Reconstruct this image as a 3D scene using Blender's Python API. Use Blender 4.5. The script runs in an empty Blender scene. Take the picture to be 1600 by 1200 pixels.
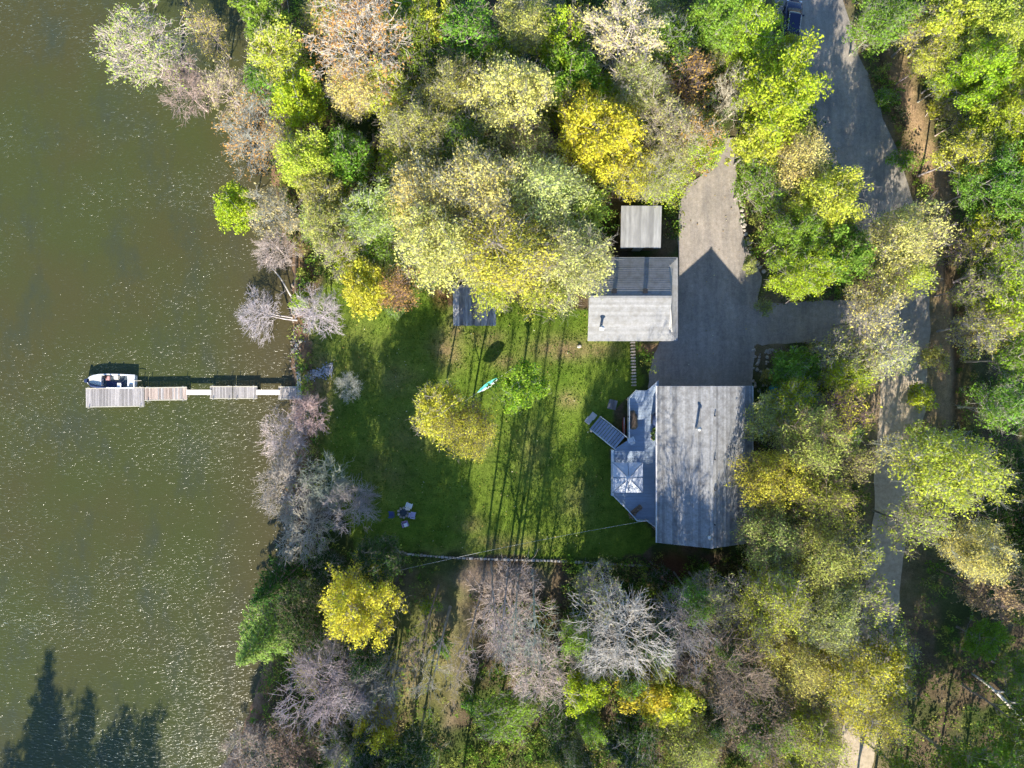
import bpy, math, random
import numpy as np
from mathutils import Vector, Matrix

R_ = math.radians
scene = bpy.context.scene
COL = scene.collection

# ------------------------------------------------------------------ camera, sky, sun, exposure
CAM_H = 74.0
PPM = 15.0                      # photograph pixels per metre on the ground
cam_d = bpy.data.cameras.new('camera')
cam = bpy.data.objects.new('camera', cam_d)
COL.objects.link(cam)
cam.location = (0, 0, CAM_H)
cam_d.sensor_width = 36.0
cam_d.lens = 18.0 / ((800 / PPM) / CAM_H)
cam_d.clip_start = 0.5
cam_d.clip_end = 5000
scene.camera = cam

SUN_EL, SUN_AZ = 27.0, 8.0      # light travels towards +y, turned 8 degrees to +x
world = bpy.data.worlds.new('World')
scene.world = world
world.use_nodes = True
wn = world.node_tree
wn.nodes.clear()
w_out = wn.nodes.new('ShaderNodeOutputWorld')
w_bg = wn.nodes.new('ShaderNodeBackground')
w_sky = wn.nodes.new('ShaderNodeTexSky')
w_sky.sky_type = 'NISHITA'
w_sky.sun_disc = False
w_sky.sun_elevation = R_(SUN_EL)
w_sky.sun_rotation = R_(180 + SUN_AZ)
w_sky.altitude = 300
w_sky.ozone_density = 5.0
w_sky.dust_density = 0.2
w_bg.inputs['Strength'].default_value = 0.125
wn.links.new(w_sky.outputs[0], w_bg.inputs[0])
wn.links.new(w_bg.outputs[0], w_out.inputs[0])

sun_d = bpy.data.lights.new('sun', 'SUN')
sun_d.energy = 5.0
sun_d.angle = R_(0.5)
sun_d.color = (1.0, 0.92, 0.77)
sun = bpy.data.objects.new('sun', sun_d)
COL.objects.link(sun)
ldir = Vector((math.sin(R_(SUN_AZ)) * math.cos(R_(SUN_EL)), math.cos(R_(SUN_AZ)) * math.cos(R_(SUN_EL)), -math.sin(R_(SUN_EL))))
sun.rotation_euler = ldir.to_track_quat('-Z', 'Y').to_euler()

vs = scene.view_settings
vs.view_transform = 'Standard'
vs.look = 'None'
vs.gamma = 1
vs.use_curve_mapping = False
vs.exposure = 1.38
scene.cycles.use_adaptive_sampling = True
scene.cycles.adaptive_threshold = 0.03
scene.cycles.max_bounces = 6
scene.cycles.diffuse_bounces = 4
scene.cycles.transmission_bounces = 4
scene.cycles.transparent_max_bounces = 4
scene.cycles.sample_clamp_indirect = 4

rnd = random.Random(7)


def P(px, py, z=0.0):
    k = (CAM_H - z) / CAM_H / PPM
    return Vector(((px - 800) * k, (600 - py) * k, z))


# ------------------------------------------------------------------ materials
def node_mat(name):
    m = bpy.data.materials.new(name)
    m.use_nodes = True
    nt = m.node_tree
    return m, nt, nt.nodes['Principled BSDF']


def add(nt, kind, **kw):
    n = nt.nodes.new(kind)
    for k, v in kw.items():
        setattr(n, k, v)
    return n


def mixc(nt, a, b, fac, blend='MIX'):
    n = nt.nodes.new('ShaderNodeMix')
    n.data_type = 'RGBA'
    n.blend_type = blend
    for s, v in ((n.inputs[0], fac), (n.inputs[6], a), (n.inputs[7], b)):
        if hasattr(v, 'is_output'):
            nt.links.new(v, s)
        else:
            s.default_value = v if s.type == 'VALUE' else (*v[:3], 1)
    return n.outputs[2]


def noise(nt, scale, detail=3, rough=0.6, coord=None, vec_scale=None):
    n = nt.nodes.new('ShaderNodeTexNoise')
    n.inputs['Scale'].default_value = scale
    n.inputs['Detail'].default_value = detail
    n.inputs['Roughness'].default_value = rough
    if coord is not None:
        if vec_scale:
            mp = nt.nodes.new('ShaderNodeMapping')
            mp.inputs['Scale'].default_value = vec_scale
            nt.links.new(coord, mp.inputs[0])
            coord = mp.outputs[0]
        nt.links.new(coord, n.inputs['Vector'])
    return n.outputs[0]


def ramp(nt, fac, p0, p1, c0=(0, 0, 0), c1=(1, 1, 1)):
    n = nt.nodes.new('ShaderNodeValToRGB')
    n.color_ramp.elements[0].position = p0
    n.color_ramp.elements[1].position = p1
    n.color_ramp.elements[0].color = (*c0, 1)
    n.color_ramp.elements[1].color = (*c1, 1)
    nt.links.new(fac, n.inputs[0])
    return n.outputs[0]


def bump(nt, bsdf, h, strength=0.5, dist=0.05):
    b = nt.nodes.new('ShaderNodeBump')
    b.inputs['Strength'].default_value = strength
    b.inputs['Distance'].default_value = dist
    nt.links.new(h, b.inputs['Height'])
    nt.links.new(b.outputs[0], bsdf.inputs['Normal'])


def worldpos(nt):
    return nt.nodes.new('ShaderNodeNewGeometry').outputs['Position']


def mottled(name, col, var=0.25, scale=3.0, rough=0.8, stretch=None, col2=None, bumpd=0.0, metallic=0.0, objvar=0.0, spec=0.3):
    m, nt, b = node_mat(name)
    pos = worldpos(nt)
    n1 = noise(nt, scale, 4, 0.65, pos, stretch)
    c = mixc(nt, tuple(x * (1 - var) for x in col), tuple(min(1, x * (1 + var)) for x in col), ramp(nt, n1, 0.3, 0.7))
    if col2:
        n2 = noise(nt, scale * 0.35, 3, 0.6, pos, stretch)
        c = mixc(nt, c, col2, ramp(nt, n2, 0.45, 0.68))
    if objvar:
        oi = nt.nodes.new('ShaderNodeObjectInfo')
        c = mixc(nt, c, ramp(nt, oi.outputs['Random'], 0, 1, (1 - objvar,) * 3, (1 + objvar * 0.6,) * 3), 1.0, 'MULTIPLY')
    nt.links.new(c, b.inputs['Base Color'])
    b.inputs['Roughness'].default_value = rough
    b.inputs['Metallic'].default_value = metallic
    b.inputs['Specular IOR Level'].default_value = spec
    if bumpd:
        bump(nt, b, noise(nt, scale * 4, 3, 0.6, pos, stretch), 0.6, bumpd)
    return m


def leaf_material(name, attr=False):
    m, nt, b = node_mat(name)
    if attr:
        a = add(nt, 'ShaderNodeAttribute', attribute_name='Col')
        base = a.outputs['Color']
    else:
        base = nt.nodes.new('ShaderNodeObjectInfo').outputs['Color']
    geo = nt.nodes.new('ShaderNodeNewGeometry')
    isl = geo.outputs['Random Per Island']
    hs = nt.nodes.new('ShaderNodeHueSaturation')
    nt.links.new(base, hs.inputs['Color'])
    mr = nt.nodes.new('ShaderNodeMapRange')
    mr.inputs['To Min'].default_value = 0.487
    mr.inputs['To Max'].default_value = 0.535
    big = noise(nt, 0.5, 3, 0.6, geo.outputs['Position'])
    mx = nt.nodes.new('ShaderNodeMath')
    mx.operation = 'MULTIPLY_ADD'
    mx.inputs[1].default_value = 0.45
    nt.links.new(isl, mx.inputs[0])
    mb = nt.nodes.new('ShaderNodeMath')
    mb.operation = 'MULTIPLY_ADD'
    mb.inputs[1].default_value = 0.9
    mb.inputs[2].default_value = -0.12
    nt.links.new(big, mb.inputs[0])
    nt.links.new(mb.outputs[0], mx.inputs[2])
    nt.links.new(mx.outputs[0], mr.inputs['Value'])
    nt.links.new(mr.outputs[0], hs.inputs['Hue'])
    c = mixc(nt, hs.outputs[0], ramp(nt, isl, 0.0, 1.0, (0.6, 0.6, 0.6), (1.35, 1.35, 1.3)), 1.0, 'MULTIPLY')
    patch = noise(nt, 0.8, 4, 0.65, geo.outputs['Position'])
    c = mixc(nt, c, ramp(nt, patch, 0.3, 0.7, (0.86, 0.83, 0.86), (1.16, 1.15, 1.08)), 1.0, 'MULTIPLY')
    d = nt.nodes.new('ShaderNodeBsdfDiffuse')
    t = nt.nodes.new('ShaderNodeBsdfTranslucent')
    ms = nt.nodes.new('ShaderNodeMixShader')
    ms.inputs[0].default_value = 0.48
    nt.links.new(c, d.inputs[0])
    nt.links.new(c, t.inputs[0])
    nt.links.new(d.outputs[0], ms.inputs[1])
    nt.links.new(t.outputs[0], ms.inputs[2])
    nt.nodes.remove(b)
    nt.links.new(ms.outputs[0], nt.nodes['Material Output'].inputs[0])
    return m


def bark_material():
    m, nt, b = node_mat('bark')
    oi = nt.nodes.new('ShaderNodeObjectInfo')
    tc = nt.nodes.new('ShaderNodeTexCoord')
    n = noise(nt, 3.0, 4, 0.6, tc.outputs['Object'], (1, 1, 0.4))
    c = mixc(nt, oi.outputs['Color'], ramp(nt, n, 0.3, 0.7, (0.6, 0.57, 0.55), (1.2, 1.2, 1.2)), 1.0, 'MULTIPLY')
    nt.links.new(c, b.inputs['Base Color'])
    b.inputs['Roughness'].default_value = 0.9
    b.inputs['Specular IOR Level'].default_value = 0.15
    return m


M = {}
M['leaf'] = leaf_material('leaf')
M['leaf_attr'] = leaf_material('low_leaf', True)
M['bark'] = bark_material()
M['shingle'] = mottled('shingle', (0.26, 0.26, 0.26), 0.22, 5, 0.85, (1, 1, 1), objvar=0.34, col2=(0.175, 0.17, 0.165), bumpd=0.01)
M['shingle_pale'] = mottled('pale_shingle', (0.275, 0.275, 0.275), 0.14, 5, 0.85, (1, 1, 1), objvar=0.14, col2=(0.22, 0.215, 0.205), bumpd=0.01)
M['tin'] = mottled('tin_roof', (0.30, 0.30, 0.30), 0.2, 1.2, 0.55, (2.5, 0.5, 1), col2=(0.22, 0.22, 0.22), metallic=0.1, objvar=0.24)
M['weathered'] = mottled('weathered_boards', (0.29, 0.29, 0.315), 0.4, 3, 0.9, (3, 0.5, 1), col2=(0.17, 0.17, 0.18), objvar=0.5)
M['fascia'] = mottled('white_trim', (0.62, 0.61, 0.6), 0.08, 3, 0.6)
M['siding'] = mottled('brown_siding', (0.22, 0.16, 0.11), 0.15, 2, 0.8, (1, 1, 6))
M['siding_pale'] = mottled('pale_siding', (0.42, 0.40, 0.36), 0.1, 2, 0.8, (1, 1, 6))
M['deck'] = mottled('blue_grey_deck_stain', (0.30, 0.37, 0.47), 0.1, 2, 0.7, (0.6, 2, 1), objvar=0.08)
M['stair'] = mottled('blue_grey_tread', (0.28, 0.33, 0.42), 0.15, 4, 0.7, objvar=0.2)
M['rail'] = mottled('pale_rail', (0.5, 0.54, 0.56), 0.1, 4, 0.6)
M['dock'] = mottled('dock_plank', (0.42, 0.385, 0.36), 0.2, 4, 0.85, (4, 1, 1), objvar=0.35, col2=(0.36, 0.33, 0.32))
M['dock_pink'] = mottled('cedar_plank', (0.47, 0.37, 0.31), 0.2, 4, 0.85, (4, 1, 1), objvar=0.4)
M['gangplank'] = mottled('pale_gangplank', (0.72, 0.66, 0.58), 0.06, 4, 0.7)
M['frame_wood'] = mottled('frame_timber', (0.5, 0.46, 0.36), 0.15, 4, 0.8)
M['white'] = mottled('white_plastic', (0.75, 0.75, 0.76), 0.05, 4, 0.45)
M['boat_white'] = mottled('boat_white', (0.78, 0.77, 0.75), 0.04, 4, 0.35, spec=0.5)
M['boat_floor'] = mottled('boat_floor', (0.06, 0.08, 0.1), 0.3, 5, 0.8)
M['navy'] = mottled('navy_canvas', (0.02, 0.035, 0.09), 0.3, 4, 0.7)
M['cream'] = mottled('cream_vinyl', (0.6, 0.56, 0.48), 0.1, 4, 0.5)
M['pink'] = mottled('faded_red', (0.55, 0.3, 0.28), 0.15, 4, 0.6)
M['black'] = mottled('black_rubber', (0.015, 0.015, 0.017), 0.2, 4, 0.6)
M['car'] = mottled('navy_car_paint', (0.006, 0.012, 0.05), 0.1, 1, 0.25, spec=0.6)
M['glass'] = mottled('dark_glass', (0.01, 0.012, 0.015), 0.1, 1, 0.12, spec=0.6)
M['steel'] = mottled('galvanised', (0.5, 0.5, 0.5), 0.1, 4, 0.4, metallic=0.6)
M['canopy'] = mottled('canopy_fabric', (0.42, 0.45, 0.50), 0.08, 2, 0.9)
M['turquoise'] = mottled('turquoise_cloth', (0.10, 0.52, 0.50), 0.1, 3, 0.8)
M['tank'] = mottled('green_tank', (0.05, 0.28, 0.26), 0.15, 3, 0.5)
M['lilac'] = mottled('lilac_plastic', (0.45, 0.42, 0.62), 0.05, 4, 0.5)
M['purple'] = mottled('purple_plastic', (0.36, 0.24, 0.42), 0.05, 4, 0.5)
M['blue'] = mottled('dark_blue_plastic', (0.06, 0.08, 0.2), 0.05, 4, 0.5)
M['stone'] = mottled('granite', (0.42, 0.39, 0.36), 0.3, 6, 0.9, objvar=0.35, bumpd=0.03)
M['stone_pale'] = mottled('pale_granite', (0.40, 0.36, 0.31), 0.4, 6, 0.9, objvar=0.2, bumpd=0.03)
M['stone_brown'] = mottled('brown_stone', (0.27, 0.22, 0.17), 0.4, 2.5, 0.9, col2=(0.38, 0.34, 0.3), bumpd=0.03)
M['stone_blue'] = mottled('crushed_granite', (0.34, 0.34, 0.37), 0.5, 4, 0.9, bumpd=0.03)
M['concrete'] = mottled('concrete', (0.42, 0.41, 0.40), 0.15, 4, 0.9)
M['grill'] = mottled('dark_cover', (0.03, 0.035, 0.03), 0.5, 5, 0.7)
M['plant'] = mottled('fern_green', (0.07, 0.12, 0.03), 0.4, 8, 0.8)
M['red'] = mottled('red_paint', (0.3, 0.05, 0.03), 0.2, 4, 0.6)
M['cable'] = mottled('cable', (0.4, 0.4, 0.38), 0.1, 1, 0.6)
M['fence'] = mottled('fence_timber', (0.48, 0.40, 0.30), 0.2, 5, 0.85, objvar=0.25)
M['log'] = mottled('dead_wood', (0.34, 0.25, 0.18), 0.3, 3, 0.9, objvar=0.1)
M['birch'] = mottled('birch_bark', (0.46, 0.43, 0.39), 0.25, 4, 0.85, col2=(0.4, 0.36, 0.33))
M['soil'] = mottled('soil', (0.08, 0.06, 0.045), 0.3, 3, 0.95)


# gravel of road and driveway
def gravel_material(name, col, col2, sand=None):
    m, nt, b = node_mat(name)
    pos = worldpos(nt)
    n1 = noise(nt, 0.35, 5, 0.65, pos)
    n2 = noise(nt, 9, 3, 0.7, pos)
    c = mixc(nt, col, col2, ramp(nt, n1, 0.35, 0.68))
    trk = noise(nt, 0.9, 4, 0.7, pos, (1.0, 0.16, 1))
    c = mixc(nt, c, ramp(nt, trk, 0.38, 0.62, (0.80, 0.80, 0.81), (1.08, 1.06, 1.03)), 1.0, 'MULTIPLY')
    spk = noise(nt, 2.2, 5, 0.75, pos)
    c = mixc(nt, c, ramp(nt, spk, 0.28, 0.6, (0.78, 0.76, 0.74), (1.04, 1.04, 1.04)), 1.0, 'MULTIPLY')
    c = mixc(nt, c, ramp(nt, n2, 0.3, 0.7, (0.82, 0.82, 0.82), (1.15, 1.15, 1.15)), 1.0, 'MULTIPLY')
    nt.links.new(c, b.inputs['Base Color'])
    b.inputs['Roughness'].default_value = 0.95
    b.inputs['Specular IOR Level'].default_value = 0.1
    if sand:
        sp = nt.nodes.new('ShaderNodeSeparateXYZ')
        nt.links.new(pos, sp.inputs[0])
        mrs = nt.nodes.new('ShaderNodeMapRange')
        mrs.inputs['From Min'].default_value = 10
        mrs.inputs['From Max'].default_value = -2
        nt.links.new(sp.outputs[1], mrs.inputs['Value'])
        c2 = mixc(nt, sand, ramp(nt, spk, 0.28, 0.62, (0.7, 0.68, 0.64), (1.1, 1.1, 1.1)), 1.0, 'MULTIPLY')
        nt.links.new(mixc(nt, c, c2, mrs.outputs[0]), b.inputs['Base Color'])
    bump(nt, b, n2, 0.5, 0.03)
    return m


M['drive'] = gravel_material('drive_gravel', (0.36, 0.32, 0.285), (0.29, 0.262, 0.235))
M['road'] = gravel_material('road_gravel', (0.38, 0.34, 0.29), (0.26, 0.24, 0.215), (0.46, 0.38, 0.28))

# water
m, nt, b = node_mat('lake_water')
pos = worldpos(nt)
wn1 = noise(nt, 0.045, 5, 0.6, pos)
wn2 = noise(nt, 0.25, 4, 0.7, pos, (1, 0.5, 1))
c = mixc(nt, (0.054, 0.062, 0.019), (0.060, 0.058, 0.021), ramp(nt, wn1, 0.45, 0.62))
c = mixc(nt, c, (0.046, 0.053, 0.030), ramp(nt, wn2, 0.5, 0.75))
sep = nt.nodes.new('ShaderNodeSeparateXYZ')
nt.links.new(pos, sep.inputs[0])
mrx = nt.nodes.new('ShaderNodeMapRange')
mrx.inputs['From Min'].default_value = -33
mrx.inputs['From Max'].default_value = -22
nt.links.new(sep.outputs[0], mrx.inputs['Value'])
c = mixc(nt, c, (0.074, 0.060, 0.028), mrx.outputs[0])
nt.links.new(c, b.inputs['Base Color'])
mpw = nt.nodes.new('ShaderNodeMapping')
mpw.inputs['Rotation'].default_value = (0, 0, R_(-32))
mpw.inputs['Scale'].default_value = (0.42, 1.0, 1)
nt.links.new(pos, mpw.inputs[0])
wv = noise(nt, 5.2, 2, 0.55, mpw.outputs[0])
gust = noise(nt, 0.075, 4, 0.6, mpw.outputs[0])
pw = nt.nodes.new('ShaderNodeMath')
pw.operation = 'POWER'
nt.links.new(wv, pw.inputs[0])
pw.inputs[1].default_value = 4.0
ml = nt.nodes.new('ShaderNodeMath')
ml.operation = 'MULTIPLY'
nt.links.new(pw.outputs[0], ml.inputs[0])
nt.links.new(ramp(nt, gust, 0.42, 0.72, (0.34,) * 3, (1.15,) * 3), ml.inputs[1])
bp = nt.nodes.new('ShaderNodeBump')
bp.inputs['Strength'].default_value = 1.0
bp.inputs['Distance'].default_value = 0.46
nt.links.new(ml.outputs[0], bp.inputs['Height'])
dif = nt.nodes.new('ShaderNodeBsdfDiffuse')
nt.links.new(c, dif.inputs[0])
gls = nt.nodes.new('ShaderNodeBsdfGlossy')
gls.inputs['Roughness'].default_value = 0.21
nt.links.new(bp.outputs[0], gls.inputs['Normal'])
fr_ = nt.nodes.new('ShaderNodeFresnel')
fr_.inputs['IOR'].default_value = 1.33
nt.links.new(bp.outputs[0], fr_.inputs['Normal'])
mxs = nt.nodes.new('ShaderNodeMixShader')
nt.links.new(fr_.outputs[0], mxs.inputs[0])
nt.links.new(dif.outputs[0], mxs.inputs[1])
nt.links.new(gls.outputs[0], mxs.inputs[2])
nt.nodes.remove(b)
nt.links.new(mxs.outputs[0], nt.nodes['Material Output'].inputs[0])
M['water'] = m

# ground: colour zones stored on the sheet, grain and wear from noise
m, nt, b = node_mat('ground_cover')
pos = worldpos(nt)
a = add(nt, 'ShaderNodeAttribute', attribute_name='Col')
n1 = noise(nt, 1.1, 6, 0.7, pos)
n2 = noise(nt, 7, 4, 0.7, pos)
n3 = noise(nt, 0.22, 4, 0.6, pos)
c = mixc(nt, a.outputs['Color'], ramp(nt, n1, 0.25, 0.75, (0.6, 0.62, 0.6), (1.35, 1.3, 1.3)), 1.0, 'MULTIPLY')
c = mixc(nt, c, ramp(nt, n2, 0.25, 0.75, (0.62, 0.64, 0.6), (1.35, 1.32, 1.35)), 1.0, 'MULTIPLY')
c = mixc(nt, c, ramp(nt, n3, 0.3, 0.7, (0.85, 0.8, 0.85), (1.15, 1.12, 1.0)), 1.0, 'MULTIPLY')
nt.links.new(c, b.inputs['Base Color'])
b.inputs['Roughness'].default_value = 1.0
b.inputs['Specular IOR Level'].default_value = 0.05
bump(nt, b, n2, 1.0, 0.10)
M['ground'] = m


# ------------------------------------------------------------------ mesh helpers
def tag(o, label=None, cat=None, group=None, kind=None):
    if label: o['label'] = label
    if cat: o['category'] = cat
    if group: o['group'] = group
    if kind: o['kind'] = kind
    return o


def link(name, data, parent=None):
    o = bpy.data.objects.new(name, data)
    COL.objects.link(o)
    if parent is not None:
        o.parent = parent
    return o


def empty(name, loc=(0, 0, 0), rz=0.0, label=None, cat=None, group=None):
    o = link(name, None)
    o.location = loc
    o.rotation_euler = (0, 0, rz)
    o.empty_display_size = 0.2
    return tag(o, label, cat, group)


class MB:
    def __init__(s):
        s.v, s.f = [], []

    def quad(s, *pts):
        n = len(s.v)
        s.v += [tuple(p) for p in pts]
        s.f.append(tuple(range(n, n + len(pts))))
        return s

    def box(s, c, size, rz=0.0, taper=1.0):
        n = len(s.v)
        cx, cy, cz = c
        hx, hy, hz = (q / 2 for q in size)
        ca, sa = math.cos(rz), math.sin(rz)
        for dz in (-1, 1):
            t = taper if dz > 0 else 1.0
            for dx, dy in ((-1, -1), (1, -1), (1, 1), (-1, 1)):
                x, y = dx * hx * t, dy * hy * t
                s.v.append((cx + x * ca - y * sa, cy + x * sa + y * ca, cz + dz * hz))
        for f in ((0, 3, 2, 1), (4, 5, 6, 7), (0, 1, 5, 4), (1, 2, 6, 5), (2, 3, 7, 6), (3, 0, 4, 7)):
            s.f.append(tuple(n + i for i in f))
        return s

    def prism(s, poly, z0, z1):
        n, k = len(s.v), len(poly)
        for z in (z0, z1):
            for p in poly:
                s.v.append((p[0], p[1], z))
        s.f.append(tuple(n + i for i in reversed(range(k))))
        s.f.append(tuple(n + k + i for i in range(k)))
        for i in range(k):
            j = (i + 1) % k
            s.f.append((n + i, n + j, n + k + j, n + k + i))
        return s

    def slab(s, p, nrm, t_low, t_up):
        """p: lower-left, lower-right, upper-right, upper-left on a plane; a wedge standing proud of it"""
        n = len(s.v)
        nrm = Vector(nrm)
        ts = (t_low, t_low, t_up, t_up)
        for q in p:
            s.v.append(tuple(Vector(q)))
        for q, t in zip(p, ts):
            s.v.append(tuple(Vector(q) + nrm * t))
        for f in ((0, 3, 2, 1), (4, 5, 6, 7), (0, 1, 5, 4), (1, 2, 6, 5), (2, 3, 7, 6), (3, 0, 4, 7)):
            s.f.append(tuple(n + i for i in f))
        return s

    def tube(s, pts, rad, k=6, cap=True):
        pts = [Vector(p) for p in pts]
        if not hasattr(rad, '__len__'):
            rad = [rad] * len(pts)
        n = len(s.v)
        for i, p in enumerate(pts):
            d = (pts[min(i + 1, len(pts) - 1)] - pts[max(i - 1, 0)]).normalized()
            a = d.orthogonal().normalized() if abs(d.z) > 0.95 else Vector((0, 0, 1)).cross(d).normalized()
            bb = d.cross(a)
            for j in range(k):
                t = 2 * math.pi * j / k
                s.v.append(tuple(p + (a * math.cos(t) + bb * math.sin(t)) * rad[i]))
        for i in range(len(pts) - 1):
            for j in range(k):
                jj = (j + 1) % k
                s.f.append((n + i * k + j, n + i * k + jj, n + (i + 1) * k + jj, n + (i + 1) * k + j))
        if cap:
            s.f.append(tuple(n + j for j in reversed(range(k))))
            e = n + (len(pts) - 1) * k
            s.f.append(tuple(e + j for j in range(k)))
        return s

    def lathe(s, c, prof, k=12):
        """prof: (radius, z) from bottom to top"""
        return s.tube([(c[0], c[1], c[2] + z) for r, z in prof], [max(r, 0.002) for r, z in prof], k)

    def mesh(s, name, mat, smooth=False):
        me = bpy.data.meshes.new(name)
        me.from_pydata(s.v, [], s.f)
        me.materials.append(mat)
        if smooth:
            me.shade_smooth()
        me.update()
        return me

    def build(s, name, mat, parent=None, smooth=False):
        return link(name, s.mesh(name, mat, smooth), parent)


def np_mesh(name, verts, faces_flat, per, mat, smooth=False, col=None):
    """numpy mesh with faces of `per` corners each"""
    me = bpy.data.meshes.new(name)
    nv, nl = len(verts), len(faces_flat)
    nf = nl // per
    me.vertices.add(nv)
    me.vertices.foreach_set('co', np.ascontiguousarray(verts, dtype=np.float32).ravel())
    me.loops.add(nl)
    me.loops.foreach_set('vertex_index', np.ascontiguousarray(faces_flat, dtype=np.int32))
    me.polygons.add(nf)
    me.polygons.foreach_set('loop_start', np.arange(0, nl, per, dtype=np.int32))
    me.polygons.foreach_set('loop_total', np.full(nf, per, dtype=np.int32))
    if col is not None:
        at = me.color_attributes.new('Col', 'FLOAT_COLOR', 'POINT')
        c4 = np.ones((nv, 4), dtype=np.float32)
        c4[:, :3] = col
        at.data.foreach_set('color', c4.ravel())
    me.materials.append(mat)
    me.update(calc_edges=True)
    if smooth:
        me.shade_smooth()
    return me


def vnoise(x, y, seed=0):
    """smooth value noise, vectorised"""
    def h(ix, iy):
        n = (ix * 374761393 + iy * 668265263 + seed * 974634) & 0x7fffffff
        n = ((n ^ (n >> 13)) * 1274126177) & 0x7fffffff
        return ((n ^ (n >> 16)) & 0xffff) / 65535.0
    ix, iy = np.floor(x).astype(np.int64), np.floor(y).astype(np.int64)
    fx, fy = x - ix, y - iy
    fx, fy = fx * fx * (3 - 2 * fx), fy * fy * (3 - 2 * fy)
    return (h(ix, iy) * (1 - fx) + h(ix + 1, iy) * fx) * (1 - fy) + (h(ix, iy + 1) * (1 - fx) + h(ix + 1, iy + 1) * fx) * fy


def fbm(x, y, seed=0):
    return (vnoise(x, y, seed) + 0.5 * vnoise(x * 2.1, y * 2.1, seed + 1) + 0.25 * vnoise(x * 4.3, y * 4.3, seed + 2)) / 1.75


def inpoly(x, y, poly):
    x, y = np.asarray(x, float), np.asarray(y, float)
    r = np.zeros(x.shape, bool)
    j = len(poly) - 1
    for i in range(len(poly)):
        xi, yi = poly[i]
        xj, yj = poly[j]
        if yi != yj:
            r ^= ((yi > y) != (yj > y)) & (x < (xj - xi) * (y - yi) / (yj - yi) + xi)
        j = i
    return r


def linedist(x, y, pl):
    d = np.full(np.shape(x), 1e9)
    for (ax, ay), (bx, by) in zip(pl[:-1], pl[1:]):
        dx, dy = bx - ax, by - ay
        t = np.clip(((x - ax) * dx + (y - ay) * dy) / (dx * dx + dy * dy), 0, 1)
        d = np.minimum(d, np.hypot(x - ax - t * dx, y - ay - t * dy))
    return d


# ------------------------------------------------------------------ plan of the place (photograph ground pixels, 15 to the metre)
SHORE = [(-900, 900), (-900, 500), (430, -150), (405, 40), (410, 160), (425, 280), (440, 360), (458, 430), (454, 500), (456, 560),
         (466, 610), (470, 680), (440, 760), (450, 850), (425, 900), (430, 960), (405, 1060), (375, 1150), (330, 1250), (180, 1420), (-200, 1500), (-900, 1550)]
SHORE_Y = [p[1] for p in SHORE[2:]]
SHORE_X = [p[0] for p in SHORE[2:]]
LAWN = [(478, 470), (540, 430), (640, 440), (720, 480), (800, 470), (915, 480), (985, 535), (1010, 600), (960, 640), (950, 700),
        (1030, 850), (1005, 868), (800, 872), (610, 862), (560, 860), (520, 800), (500, 700), (490, 600)]
DRIVE = [(1060, 318), (1075, 290), (1112, 262), (1118, 215), (1148, 215), (1150, 262), (1152, 315), (1160, 360), (1172, 398), (1190, 432), (1184, 475),
         (1400, 466), (1420, 548), (1300, 540), (1240, 536), (1178, 540), (1176, 606), (1012, 606), (1018, 560), (1030, 535), (1058, 520), (1060, 410)]
ROADL = [(1230, -160), (1262, 10), (1300, 120), (1340, 220), (1378, 320), (1402, 420), (1412, 520), (1412, 620), (1400, 720), (1392, 820), (1380, 920), (1360, 1040), (1340, 1160), (1322, 1300)]
DITCH = [(1330, -60), (1372, 60), (1408, 170), (1432, 260), (1458, 340), (1485, 400), (1500, 480), (1503, 580), (1498, 690), (1490, 800)]
BANK = [(1400, 100), (1432, 200), (1462, 300), (1478, 400), (1480, 520), (1484, 640)]
BACKPATH = [(740, 880), (725, 960), (715, 1060), (700, 1130)]


def shore_x(py):
    return np.interp(py, SHORE_Y, SHORE_X)


def height(px, py):
    px, py = np.asarray(px, float), np.asarray(py, float)
    d = (px - shore_x(py) + 14 * (fbm(px / 22, py / 22, 5) - 0.5)) / PPM
    t = np.clip((d + 3.0) / 4.2, 0, 1)
    h = -2.6 + 2.6 * t * t * (3 - 2 * t)
    dd = linedist(px, py, DITCH) / PPM
    h = h - 0.75 * np.exp(-(dd / 0.75) ** 2)
    forest = np.where(inpoly(px, py, LAWN) | inpoly(px, py, DRIVE), 0.0, 1.0)
    h = h + forest * (linedist(px, py, ROADL) > 60) * 0.30 * (fbm(px / 45, py / 45, 9) - 0.6) * np.clip((d - 1) / 4, 0, 1)
    return h


ax = np.unique(np.concatenate([np.arange(-62, 62.01, 0.36), np.linspace(-1500, -62, 12), np.linspace(62, 1500, 12)]))
ay = np.unique(np.concatenate([np.arange(-50, 50.01, 0.36), np.linspace(-1500, -50, 12), np.linspace(50, 1500, 12)]))
GX, GY = np.meshgrid(ax, ay)
px, py = 800 + GX * PPM, 600 - GY * PPM
GZ = height(px, py)
wob = 26 * (fbm(px / 30, py / 30, 3) - 0.5)
wob2 = 26 * (fbm(px / 30, py / 30, 4) - 0.5)
qx, qy = px + wob, py + wob2
col = np.empty(px.shape + (3,))
f1 = fbm(px / 40, py / 40, 11)[..., None]
f2 = fbm(px / 14, py / 14, 12)[..., None]
LITTER, LITTER2 = np.array((0.085, 0.066, 0.043)), np.array((0.155, 0.122, 0.08))
MOSS = np.array((0.055, 0.085, 0.022))
col[:] = LITTER * (1 - f2) + LITTER2 * f2
k = np.clip((f1 - 0.36) * 5, 0, 1)
col = col * (1 - k * 0.9) + MOSS * k * 0.9
GRASS, GRASS2, DRY = np.array((0.086, 0.158, 0.019)), np.array((0.155, 0.225, 0.034)), np.array((0.26, 0.19, 0.11))
lw = inpoly(qx, qy, LAWN)[..., None]
g = GRASS * (1 - f1) + GRASS2 * f1
bare = np.zeros(px.shape)
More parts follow.
